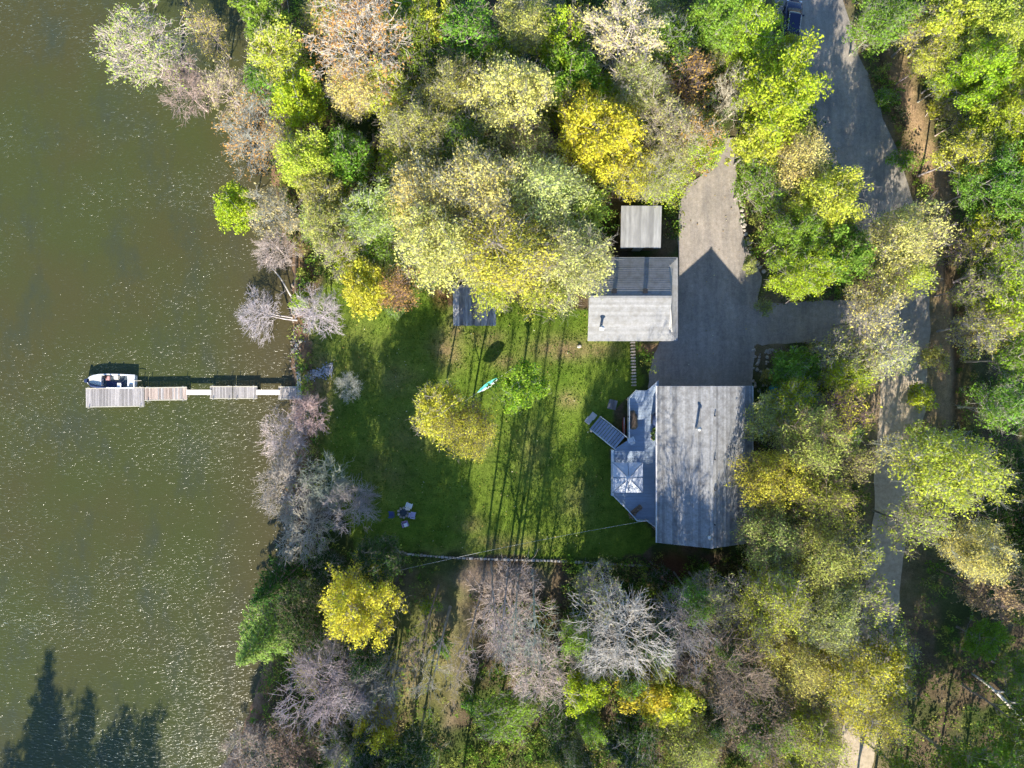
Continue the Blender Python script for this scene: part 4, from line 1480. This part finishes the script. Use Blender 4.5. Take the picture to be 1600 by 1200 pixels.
def proto_conifer(key, seed, R, H, droop, per, size, trunk_r=0.17, nbr=120):
    rs = np.random.RandomState(seed)
    tb = Tubes()
    ts = np.linspace(0, 1, 8)
    tb.add(np.stack([0 * ts, 0 * ts, ts * H - 0.2], 1), trunk_r * (1 - 0.93 * ts), 8)
    L = []
    for i in range(nbr):
        t = 0.10 + 0.9 * (i / nbr) ** 0.85
        z = t * H
        reach = R * (1 - t) ** 0.8 * rs.uniform(0.7, 1.12) + 0.12
        a = i * 2.39996 + rs.uniform(-.3, .3)
        dr = np.array((math.cos(a), math.sin(a), 0))
        p0 = np.array((0, 0, z))
        p2 = p0 + dr * reach + np.array((0, 0, -droop * reach + 0.12 * reach))
        p1 = p0 + dr * reach * 0.5 + np.array((0, 0, -droop * reach * 0.25))
        tb.add(np.stack([p0, p1, p2]), (0.05 * (1 - t) + 0.015, 0.03 * (1 - t) + 0.012, 0.008), 4)
        m_ = max(6, int(per * reach / R))
        q = rs.uniform(0.12, 1.05, m_)[:, None]
        pts_ = (1 - q) ** 2 * p0 + 2 * q * (1 - q) * p1 + q ** 2 * p2
        side = np.array((-dr[1], dr[0], 0))
        w = 0.30 * reach * (1.1 - q) + 0.10
        pts_ = pts_ + side * rs.uniform(-1, 1, (m_, 1)) * w + np.array((0, 0, 1)) * rs.normal(size=(m_, 1)) * 0.07 + dr * rs.normal(size=(m_, 1)) * 0.1
        L.append(pts_)
    L = np.concatenate(L)
    PROTO.setdefault(key, []).append((R, H, tb.mesh(key + '_trunk'), leaves_mesh(key + '_crown', L, size, rs, 0.5, aspect=0.4), None))


for sd in range(3):
    proto_leafy('dense_L', 100 + sd, 4.6, 14, 0.34, 150, 125, 0.235, 0.95, 4)
    proto_leafy('sparse_L', 120 + sd, 4.6, 15, 0.36, 250, 66, 0.19, 0.98, 7)
    proto_bare('bare_L', 140 + sd, 4.6, 14, 0.28, 120, 6, 1.45, 0.024, 0.2)
proto_leafy('sparse_L', 131, 4.6, 15, 0.33, 250, 76, 0.19, 1.05, 5)
proto_leafy('sparse_L', 132, 4.6, 14, 0.36, 290, 60, 0.20, 0.85, 5)
proto_leafy('dense_L', 133, 4.6, 14, 0.32, 170, 105, 0.22, 0.9, 4)
for sd in range(2):
    proto_leafy('dense_S', 200 + sd, 2.7, 10, 0.32, 70, 120, 0.22, 0.66, 4, 0.11)
    proto_leafy('sparse_S', 220 + sd, 2.7, 11, 0.34, 120, 72, 0.18, 0.70, 5, 0.11)
    proto_bare('bare_S', 240 + sd, 2.7, 9, 0.22, 80, 7, 1.0, 0.020, 0.12, multi=2)
    proto_bare('bud_L', 260 + sd, 4.6, 14, 0.32, 140, 8, 1.0, 0.018, buds=9000, budsize=0.19)
    proto_bare('bud_S', 280 + sd, 2.7, 9, 0.25, 80, 8, 0.8, 0.015, 0.10, buds=4200, budsize=0.17)
    proto_leafy('shrub', 300 + sd, 1.6, 2.8, 0.12, 40, 50, 0.19, 0.42, 6, 0.05, multi=3, shell=(0.2, 1.0))
for sd in range(2):
    proto_bare('pole', 500 + sd, 2.4, 20, 0.60, 26, 4, 1.1, 0.016, 0.17)
proto_conifer('cedar', 400, 3.6, 14, 0.75, 130, 0.30)
proto_conifer('spire', 401, 2.6, 17, 0.45, 110, 0.28)

PALE, LIME, GOLD, GREEN, OLIVE = (.72, .65, .23), (.50, .56, .05), (.62, .54, .075), (.26, .38, .055), (.50, .49, .14)
ORANGE, TAN, CEDAR, SPR, YEL, DARK = (.54, .31, .11), (.60, .50, .28), (.32, .45, .10), (.035, .065, .03), (.57, .56, .09), (.075, .13, .035)
GREY, PINK, WHITE, BROWN, BIRCH = (.37, .345, .31), (.46, .41, .355), (.54, .50, .45), (.27, .21, .17), (.60, .56, .52)
COLS = dict(LILAC=(.54, .49, .47), SPRING=(.42, .50, .06), PALE=PALE, LIME=LIME, GOLD=GOLD, GREEN=GREEN, OLIVE=OLIVE, ORANGE=ORANGE, TAN=TAN, CEDAR=CEDAR, SPR=SPR, YEL=YEL, DARK=DARK, GREY=GREY, PINK=PINK, WHITE=WHITE, BROWN=BROWN, BIRCH=BIRCH)
trs = random.Random(31)
CNT = {}


def tree(pxv, pyv, rpx, kind, leafc, barkc, label, H=None, group=None, tilt=None, base=None):
    """crown centre seen at (pxv, pyv); the trunk stands straight below it"""
    if kind in ('cedar', 'spire', 'shrub', 'pole'):
        key = kind
    else:
        key = kind + ('_L' if rpx >= 52 else '_S')
    lst = PROTO[key]
    i = CNT.get(key, 0)
    CNT[key] = i + 1
    Rp, Hp, tm, lm, wm = lst[i % len(lst)]
    if H is None:
        H = {'shrub': 2.2 + rpx / 15 * .4}.get(kind, 7.5 + rpx / 15 * 1.35)
    if pyv > 862 and kind in ('dense', 'sparse', 'bare', 'bud') and 430 < pxv < 1225 and not 690 < pxv < 900 and pyv < 1250:
        H = max(H * 1.2, 13.0) if pxv > 560 else H * 1.25
    zc = H * (0.78 if kind == 'pole' else 0.66)
    nm = {'dense': 'leafy_tree', 'sparse': 'leafy_tree', 'bare': 'bare_tree', 'bud': 'budding_tree', 'pole': 'bare_tree', 'cedar': 'conifer_tree', 'spire': 'conifer_tree', 'shrub': 'shrub'}[kind]
    if tilt:
        q = P(base[0], base[1], 0)
        ta, taz = tilt
    else:
        q = P(pxv, pyv, zc)
        ta, taz = R_(trs.uniform(0, 3)), trs.uniform(0, 6.28)
    gx_, gy_ = 800 + q.x * PPM, 600 - q.y * PPM
    gz_ = max(float(height(gx_, gy_)), WATER_Z - 0.4)
    rw = rpx / PPM * (CAM_H - zc) / CAM_H
    root = empty(nm, (q.x, q.y, gz_), 0, label, {'shrub': 'shrub'}.get(kind, 'tree'), group)
    root.rotation_mode = 'QUATERNION'
    axis = Vector((-math.sin(taz), math.cos(taz), 0))
    from mathutils import Quaternion
    root.rotation_quaternion = Quaternion(axis, ta) @ Quaternion((0, 0, 1), trs.uniform(-.75, .75) if lm and not tilt else trs.uniform(0, 6.28))
    s = rw / Rp
    ar = trs.uniform(.86, 1.16)
    root.scale = (s * ar * 1.06 * trs.choice((-1, 1)), s / ar * 1.06, H / Hp)
    j = lambda c, v=.10: (*[max(0, x * (1 + trs.uniform(-v, v))) for x in c], 1)
    bc = j(barkc)
    t = link('trunk', tm, root)
    t.color = bc if kind in ('bare', 'bud', 'pole') else tuple(x * .9 for x in bc[:3]) + (1,)
    if wm:
        w = link('branches', wm, root)
        w.color = bc
        w['kind'] = 'stuff'
    if lm:
        c = link('crown', lm, root)
        c.color = j(leafc)
    return root


TREES = '''
215 62 78 bud OLIVE WHITE|pale olive budding tree leaning over the lake at the top left|12
285 128 48 bare - GREY|grey bare tree at the shore below the top left leaning tree|9
350 135 40 bud TAN PINK|tan budding tree on the shore between two grey trees|9
395 205 66 bud ORANGE PINK|orange-tan budding tree spreading over the water at upper left|10
362 328 40 dense LIME GREY|bright lime tree standing out over the water|8
432 330 46 bud TAN GREY|tan twiggy tree right of the lime waterside tree|8
425 392 34 bare - PINK|small pinkish bare tree on the shore below the lime waterside tree|7
318 40 34 bud OLIVE GREY|thin olive budding tree over the shaded inlet at the top|9
415 20 45 dense GREEN GREY|dark green leafy tree at the top edge above the shore|11
440 95 50 sparse YEL WHITE|tall yellow-green tree with pale stem near the upper shore
468 162 46 dense LIME GREY|lime tree just below the tall yellow-green upper shore tree
412 130 36 sparse GREEN GREY|dark green sparse tree between the tan shore tree and lime tree|10
566 48 96 bud ORANGE BIRCH|large orange-budded tree with white forking trunk at the top|17
672 32 40 dense YEL GREY|yellow tree at the top edge right of the orange-budded tree
548 138 52 sparse PALE WHITE|pale yellow tree below the orange-budded tree
604 150 44 sparse YEL WHITE|yellow-green tree below right of the orange-budded tree
478 255 52 dense YEL GREY|yellow-olive tree above the shore bank
545 250 42 dense GREEN GREY|mid green rounded tree above the shore bank wood
505 300 40 sparse OLIVE GREY|olive tree between the shore bank and the pale canopy
640 88 50 sparse GREEN GREY|dark green tree in the shade right of the orange-budded tree|11
705 140 58 sparse OLIVE GREY|olive tree in the middle of the upper wood
655 208 60 sparse OLIVE GREY|olive-green tree above the pale canopy left of centre
725 60 50 sparse GREEN GREY|green tree near the top edge at upper centre left
728 225 60 sparse GREEN GREY|green tree in the dip above the pale canopy|11
795 150 76 sparse PALE GREY|pale speckled tree in the upper centre wood
820 42 56 sparse OLIVE GREY|olive tree at the top edge of the centre
872 70 44 dense LIME GREY|lime tree near the top edge left of the grey forked tree
830 235 56 sparse OLIVE BROWN|dull olive tree left of the golden tree
900 118 50 dense GREEN GREY|deep green dense tree above the golden tree|12
968 58 72 bud PALE WHITE|grey forked tree with pale leaf buds near the top|15
1000 132 52 sparse OLIVE WHITE|olive tree below the grey forked tree
938 215 72 dense GOLD GREY|brilliant golden-yellow tree in the upper wood|14
905 168 36 dense GOLD GREY|small golden tree above left of the brilliant golden tree
1048 70 48 sparse GREEN GREY|mid green tree right of the grey forked tree
1075 118 48 bud ORANGE BROWN|small orange-brown budding tree in the upper right wood
1045 200 62 bud OLIVE PINK|olive and orange speckled tree right of the golden tree
1090 215 44 bud ORANGE PINK|orange budding tree beside the top of the driveway
1030 272 52 bud YEL PINK|orange-yellow fine-leaved tree above the tin shed|11
1118 40 52 dense GREEN GREY|green tree at the top edge left of the car
1148 150 38 bare - WHITE|white bare tree leaning by the head of the driveway|10
1172 60 52 dense LIME GREY|lime tree just left of the car
1232 92 34 dense LIME GREY|small lime tree overhanging the back of the car|9
1218 150 78 dense LIME GREY|largest bright lime tree between driveway and road|14
1190 215 50 dense YEL GREY|yellow-lime tree at the head of the boulder border
1235 255 52 sparse PALE GREY|pale sparse tree below the largest lime tree
1290 320 60 dense YEL GREY|yellow-orange tree beside the road bend
1240 372 52 dense GREEN GREY|dense green tree right of the boulder border
1255 428 52 dense LIME GREY|bright green tree above the driveway lane
1318 398 50 dense GREEN BROWN|green tree beside the road above the driveway lane
1405 372 66 sparse PALE GREY|pale sparse tree arching over the road
1418 428 42 sparse YEL GREY|yellowish tree between the road and the dry ditch
1375 445 52 bud YEL BROWN|thin yellowish budding tree over the driveway lane end
1452 92 28 sparse YEL GREY|yellow-green young tree on the road bank at the top|8
1492 28 46 dense YEL GREY|yellow tree at the top edge right of the road
1555 45 58 dense YEL GREY|large yellow-lime tree at the top right corner
1595 120 52 dense LIME GREY|lime tree on the right edge near the top
1534 130 52 dense LIME GREY|lime tree above the dry bank at upper right
1565 195 56 dense LIME GREY|broad lime tree at right below the corner group
1514 235 42 sparse YEL GREY|yellow-green tree close to the dry bank
1590 260 50 dense LIME GREY|lime tree on the right edge above the green group
1550 292 54 dense GREEN GREY|green tree at right opposite the road bend
1595 335 50 dense GREEN GREY|deep green tree on the right edge opposite the tin shed
1550 362 42 sparse LIME GREY|thin lime tree by the ditch opposite the garage
1585 420 56 sparse LIME WHITE|lime tree with white stems on the right edge
1575 490 50 sparse LIME WHITE|lime birch below the white-stemmed right edge tree
1595 560 44 sparse GREEN WHITE|green birch on the right edge level with the deck
1580 640 46 sparse GREEN WHITE|dark green birch in the shaded right edge|11
660 300 72 sparse PALE GREY|pale yellow canopy tree, upper left of the big pale group
760 300 84 sparse PALE GREY|pale yellow canopy tree, top of the big pale group
855 305 74 sparse PALE GREY|pale yellow canopy tree, upper right of the big pale group
690 385 80 sparse PALE GREY|pale yellow canopy tree, lower left of the big pale group
782 402 84 sparse YEL GREY|yellow canopy tree covering the garden shed
888 402 80 sparse PALE GREY|pale yellow canopy tree overhanging the garage roof
775 440 50 sparse YEL GREY|yellow tree whose crown hangs over the garden shed's right half
845 455 46 sparse YEL GREY|yellow tree in front of the pale group at the lawn
900 330 50 dense YEL BROWN|yellow-green tree left of the tin shed
578 345 50 sparse OLIVE PINK|olive tree left of the big pale group
512 350 44 sparse OLIVE GREY|light olive tree over the shore bank
545 400 34 dense LIME GREY|small lime tree on the bank above the lawn|7
575 455 46 dense YEL GREY|round yellow tree at the upper left corner of the lawn|9
620 452 40 bud ORANGE BROWN|tan-orange tree beside the round yellow lawn corner tree|9
680 640 50 sparse YEL GREY|smaller yellow lawn tree on the lake side of the hammock tree|12
724 660 54 sparse YEL BROWN|larger yellow lawn tree at the foot of the hammock|13
815 606 43 dense SPRING GREY|round bright green tree on the lawn right of the hammock|10
498 487 38 bare - LILAC|lilac-white bare tree upright on the bank above the dock|6
482 648 34 bare - PINK|pinkish bare tree just below the shore dock section|6
436 684 42 bare - WHITE|white bare tree spreading over the water below the dock|7
440 760 50 bare - GREY|grey bare tree over the water left of the lawn chairs|8
506 758 42 bare - GREY|grey bare tree behind the shore left of the lawn chairs|8
548 788 46 bare - GREY|grey bare tree reaching towards the lawn chairs|8
472 832 50 bare - PINK|pinkish bare tree lowest of the shore cluster|8
400 1010 62 cedar CEDAR BROWN|light green drooping conifer at the water edge, lower left|12
425 925 50 cedar DARK BROWN|dark green conifer behind the drooping waterside one|12
472 960 50 sparse DARK BROWN|dark leafy tree right of the drooping conifer|10
566 940 66 dense GOLD GREY|golden-yellow tree in the lower left wood|13
585 880 46 sparse DARK BROWN|dark green shaded tree at the lower left lawn corner|9
505 1072 72 bare - GREY|wide grey bare tree in the lower left wood|12
585 1062 50 bare - GREY|grey bare tree right of the wide bare one, lower left|11
590 1140 36 dense GOLD GREY|small golden tree near the bottom edge at left|9
465 1170 50 bud BROWN BROWN|reddish brown budding tree at the bottom edge by the water|9
395 1178 56 bud BROWN PINK|pinkish brown budding tree at the bottom left shore|8
545 1185 50 bare - GREY|grey bare tree at the bottom edge at left|10
645 1180 46 sparse DARK GREY|dark green tree at the bottom edge near the track|9
800 945 72 bare - PINK|pinkish-white bare tree below the middle of the lawn|11
845 1040 64 bare - PINK|pinkish bare tree in the lower centre wood|11
785 1120 50 sparse GREEN GREY|green tree at the bottom edge in the centre|7
880 1110 46 sparse DARK GREY|dark green tree at the lower centre between bare trees|7
915 1075 40 dense LIME GREY|small green tree left of the yellow tree at lower centre|9
975 985 76 bare - WHITE|round white bare tree with radiating twigs in the lower centre|15
930 920 46 bud OLIVE GREY|olive budding tree under the cottage end of the lawn|9
1008 1082 50 dense GOLD GREY|golden tree at the lower centre below the round white tree|11
1055 1092 46 dense GOLD GREY|golden tree right of the other golden tree, lower centre|11
1065 970 56 bare - GREY|grey bare tree right of the round white one|13
1115 935 54 bud OLIVE GREY|olive-grey tree just below the cottage|11
1130 1040 70 bare - BROWN|brownish bare tree in the lower right centre wood|13
1175 1130 72 bud BROWN BROWN|brown budding tree near the bottom edge, right of centre|12
1080 1165 52 sparse OLIVE GREY|olive tree at the bottom edge right of centre|10
985 1165 50 sparse DARK GREY|dark tree at the bottom edge in the centre right|9
1195 655 40 sparse OLIVE GREY|olive tree touching the cottage roof edge near the tank|9
1205 740 56 sparse YEL BROWN|yellow-green tree overhanging the cottage roof edge
1262 680 62 sparse OLIVE BROWN|olive tree between cottage and road
1240 580 42 dense GREEN GREY|green small tree at the driveway lane corner|8
1310 560 50 bud OLIVE GREY|thin olive tree below the driveway lane|9
1310 640 50 bud YEL BROWN|brownish olive tree beside the road below the lane
1275 770 62 sparse YEL BROWN|yellow-olive tree right of the cottage middle
1325 718 40 bud OLIVE BROWN|dull olive tree at the left edge of the sunny road
1200 830 58 sparse OLIVE BROWN|olive tree at the lower corner of the cottage roof
1270 860 66 sparse OLIVE BROWN|olive tree below right of the cottage
1330 862 50 bud YEL GREY|yellow tree left of the sunny lower road
1478 738 82 sparse YEL GREY|largest yellow tree right of the sunny road
1522 856 56 sparse PALE GREY|pale yellow tree right of the lower road
1210 930 62 sparse YEL GREY|yellow-green tree in the wood below the cottage corner
1290 955 66 sparse OLIVE GREY|olive tree in the lower right wood left of the road
1348 940 46 bud YEL GREY|yellow thin tree left of the lower road above the lowest bright group
1230 1030 60 sparse OLIVE BROWN|dull olive tree in the lower right wood
1315 1050 66 sparse YEL GREY|yellow-green tree in the lower right wood by the road
1386 1048 50 sparse GOLD GREY|golden-yellow tree at the edge of the dark clearing
1352 1112 52 sparse YEL GREY|yellow tree near the bottom beside the dark clearing
1270 1150 62 sparse YEL GREY|yellow-green tree at the bottom edge by the road
1545 925 50 bud TAN BROWN|tan budding tree on the right edge below the yellow group
1535 1000 36 dense GREEN GREY|small green tree in the dark clearing at lower right|6
1362 498 48 bud PALE GREY|pale budding tree covering the road end of the driveway lane
1400 560 42 bud PALE WHITE|pale airy budding tree over the road below the driveway lane
758 968 36 pole - GREY|tall slim bare pole tree, leftmost of those below the lawn|23
790 990 32 pole - GREY|tall slim bare pole tree among the pinkish ones below the lawn|24
812 1000 32 pole - PINK|tall slim pinkish pole tree below the middle lawn|24
842 985 34 pole - GREY|tall slim bare pole tree, rightmost of those below the lawn|23
735 1040 34 pole - GREY|tall slim bare pole tree beside the back track|24
672 1060 34 pole - GREY|tall slim bare pole tree left of the back track|23
650 1010 30 pole - BROWN|tall slim brown pole tree near the golden lower left tree|22
1428 818 44 bud YEL GREY|airy yellow tree over the sunny lower road
1408 700 34 bud PALE WHITE|airy pale tree over the road left of the largest yellow tree|9
1398 1000 40 bud YEL GREY|airy yellow tree over the road beside the dark clearing|10
1598 1060 40 sparse GREEN GREY|green tree at the right edge beside the fallen birch|8
1590 820 46 sparse DARK BROWN|dark tree on the right edge of the shaded wood|10
1580 735 40 sparse DARK BROWN|dark sapling tree in the shade right of the largest yellow tree|9
'''
for ln in TREES.strip().splitlines():
    f = ln.split('|')
    a = f[0].split()
    tree(float(a[0]), float(a[1]), float(a[2]), a[3], COLS.get(a[4], GREY), COLS[a[5]], f[1], float(f[2]) if len(f) > 2 else None)
# the bare tree that leans out over the water
tree(545, 603, 24, 'bare', GREY, PINK, 'low pinkish twiggy bush on the bank right of the dock', 2.6)
tree(0, 0, 42, 'bare', GREY, COLS['LILAC'], 'lilac-white bare tree leaning flat out over the lake above the dock', 6.2, tilt=(R_(54), math.pi - 0.1), base=(456, 500))

SHRUBS = '''
470 468 20 LIME|lime shrub at the foot of the leaning bare tree
1222 590 18 GREEN|green shrub between the tank and the lane corner
1200 588 14 OLIVE|olive shrub right above the blue-green tank
1195 480 16 OLIVE|olive shrub on the verge beside the driveway lane
1172 412 16 OLIVE|dry olive shrub at the lower end of the boulder border
1460 560 26 OLIVE|olive shrub between the road and the ditch below the lane
1440 620 28 LIME|lime shrub beside the sunny road below the ditch
1445 680 26 YEL|yellow shrub above the largest yellow tree
735 1100 20 GREEN|green shrub on the back track
670 950 18 LIME|lime shrub at the top of the back track
690 1010 20 GREEN|green shrub halfway down the back track
1470 170 22 YEL|yellow shrub on the dry bank by the upper road
1385 150 20 GREEN|green shrub on the road verge at the top
1412 250 22 GREEN|green shrub between road and ditch at the bend
1105 900 22 GREEN|green shrub under the end wall of the cottage
1030 905 24 DARK|dark shrub beyond the lower deck corner
620 487 16 CEDAR|feathery blue-green shrub below the tan-orange lawn corner tree
'''
for ln in SHRUBS.strip().splitlines():
    f = ln.split('|')
    a = f[0].split()
    tree(float(a[0]), float(a[1]), float(a[2]), 'shrub', COLS[a[3]], GREY, f[1])

# saplings filling the understorey
sr = random.Random(77)
k_ = 0
while k_ < 130:
    a, b_ = sr.uniform(440, 1600), sr.uniform(0, 1200)
    if a < float(shore_x(b_)) + 25 or inpoly(a, b_, LAWN) or inpoly(a, b_, DRIVE) or linedist(a, b_, ROADL) < 75 or linedist(a, b_, BANK) < 48 or (a > 1430 and b_ > 560):
        continue
    if (900 < a < 1230 and 300 < b_ < 900) or (690 < a < 800 and 430 < b_ < 530) or (440 < a < 1040 and 420 < b_ < 890) or (590 < a < 870 and b_ > 860):
        continue
    kd, lc = sr.choice((('sparse', GREEN), ('sparse', OLIVE), ('bud', OLIVE), ('sparse', LIME), ('bud', YEL)) if b_ < 860 or a > 1150 else (('sparse', GREEN), ('bud', OLIVE), ('bare', GREY), ('sparse', DARK)))
    big = b_ < 440 or a > 1150
    if big and lc in (GREEN, OLIVE) and sr.random() < .5:
        lc = sr.choice((YEL, OLIVE, LIME))
    tree(a, b_, sr.uniform(28, 46) if big else sr.uniform(20, 34), kd, lc, GREY, '%s sapling in the %s between taller trees' % ({GREEN: 'green', OLIVE: 'olive', LIME: 'lime', YEL: 'yellowish', GREY: 'bare grey', DARK: 'dark green'}[lc] + (' budding' if kd == 'bud' else ''), 'wood right of the road' if a > 1420 else 'wood between cottage and road' if a > 1150 and b_ > 300 else 'upper wood' if b_ < 500 else 'lower wood'), sr.uniform(7, 11) if big else sr.uniform(4.5, 8), 'understorey saplings')
    k_ += 1
# trees just outside the lower and right edge whose shadows reach into the picture
OFF = [(-140, 1690, 85, 'spire', 17), (-45, 1690, 70, 'spire', 15), (60, 1680, 85, 'dense', 14), (-120, 1760, 95, 'dense', 17), (330, 1480, 60, 'dense', 14), (450, 1350, 60, 'dense', 14),
       (540, 1300, 66, 'sparse', 18), (605, 1320, 66, 'sparse', 19), (700, 1400, 60, 'bare', 18), (880, 1360, 60, 'sparse', 13), (950, 1320, 66, 'sparse', 16), (1050, 1330, 66, 'sparse', 16),
       (1160, 1330, 66, 'sparse', 16), (1270, 1340, 66, 'sparse', 15), (1450, 1260, 66, 'dense', 18), (1540, 1230, 66, 'dense', 18), (1640, 1160, 66, 'dense', 18), (1480, 1360, 70, 'dense', 19), (1600, 1330, 70, 'dense', 19),
       (1430, 1430, 80, 'dense', 18), (1530, 1440, 80, 'dense', 19), (1630, 1440, 80, 'dense', 19), (1660, 1000, 66, 'dense', 18), (1670, 860, 60, 'dense', 16)]
for a, b_, r, kd, H in OFF:
    tree(a, b_, r, kd, SPR if kd == 'spire' else GREEN, GREY, 'tree of the surrounding wood beyond the edge of the view', H, 'trees beyond the edge of the view')

# ------------------------------------------------------------------ undergrowth and rough grass, uncountable
rs = np.random.RandomState(5)
N = 48000
ux, uy = rs.uniform(380, 1640, N), rs.uniform(-30, 1240, N)
ok = (ux > shore_x(uy) + 10) & ~inpoly(ux, uy, LAWN) & ~inpoly(ux, uy, DRIVE) & (linedist(ux, uy, ROADL) > 52) & (linedist(ux, uy, BANK) > 20) & (linedist(ux, uy, BACKPATH) > 7)
for x0_, x1_, y0_, y1_ in ((915, 1065, 395, 540), (965, 1040, 315, 395), (700, 780, 440, 515), (945, 1185, 585, 865), (1175, 1225, 480, 605), (690, 880, 860, 930)):
    ok &= ~((ux > x0_) & (ux < x1_) & (uy > y0_) & (uy < y1_))
ok &= ~(inpoly(ux, uy, [(600, 880), (745, 875), (740, 1160), (610, 1160)]) & (rs.uniform(0, 1, N) < .8)) & ~((ux > 1425) & (uy > 560) & (rs.uniform(0, 1, N) < .65))
ok &= fbm(ux / 30, uy / 30, 21) > rs.uniform(0.25, 0.72, N)
ux, uy = ux[ok], uy[ok]
per = 24
n = len(ux)
gz_ = height(ux, uy)
X = (ux - 800) / PPM
Y = (600 - uy) / PPM
cs_ = rs.uniform(0.3, 0.8, n)
lift = rs.uniform(0, 1, n) ** 2.5 * 2.4
o = unit(rs.normal(size=(n * per, 3))) * rs.uniform(0, 1, (n * per, 1)) ** 0.5
C = np.repeat(np.stack([X, Y, gz_ + cs_ * 0.7 + lift], 1), per, 0) + o * np.repeat(cs_, per)[:, None] * np.array((1, 1, 0.8))
pal = np.array([(.16, .27, .04), (.24, .34, .05), (.34, .36, .08), (.11, .18, .04), (.36, .30, .15), (.28, .20, .10)])
w = np.clip(fbm(ux / 25, uy / 25, 33) * 6 + rs.normal(size=n) * 0.9 - 0.5, 0, 5.99).astype(int)
und = link('undergrowth', leaves_mesh('undergrowth', C, 0.20, rs, 0.4, M['leaf_attr'], np.repeat(pal[w], per, 0)))
tag(und, 'low leafy undergrowth covering the forest floor', 'undergrowth', kind='stuff')

N = 60000
ux, uy = rs.uniform(470, 1040, N), rs.uniform(425, 880, N)
ok = inpoly(ux, uy, LAWN) & (ux > shore_x(uy) + 8) & ~((ux > 945) & (uy > 590)) & ~((ux > 700) & (ux < 780) & (uy > 440) & (uy < 512)) & (fbm(ux / 18, uy / 18, 44) > rs.uniform(.1, .8, N))
ux, uy = ux[ok], uy[ok]
n = len(ux)
C = np.stack([(ux - 800) / PPM, (600 - uy) / PPM, height(ux, uy) + 0.05], 1)
pal = np.array([(.09, .165, .018), (.15, .22, .03), (.06, .115, .014), (.22, .24, .06)])
w = np.clip(fbm(ux / 20, uy / 20, 51) * 4 + rs.normal(size=n) * .8 - .4, 0, 3.99).astype(int)
gr = link('lawn_grass', leaves_mesh('lawn_grass', C, 0.17, rs, 0.15, M['leaf_attr'], pal[w], 0.35))
tag(gr, 'tufts of mown grass on the lawn', 'grass', kind='stuff')

N = 1500
ux, uy = rs.uniform(480, 1190, N), rs.uniform(300, 880, N)
ok = (inpoly(ux, uy, LAWN) & ~((ux > 945) & (uy > 590))) | (inpoly(ux, uy, DRIVE) & (rs.uniform(0, 1, N) < .6) & (uy < 600) & (ux > 1064))
ux, uy = ux[ok], uy[ok]
C = np.stack([(ux - 800) / PPM, (600 - uy) / PPM, height(ux, uy) + 0.10], 1)
pal = np.array([(.5, .42, .2), (.45, .3, .12), (.6, .58, .45), (.3, .2, .1)])
fl = link('fallen_leaves', leaves_mesh('fallen_leaves', C, 0.14, rs, 0.9, M['leaf_attr'], pal[rs.randint(0, 4, len(ux))], 0.7))
tag(fl, 'scattered fallen leaves on lawn and driveway', 'leaves', kind='stuff')
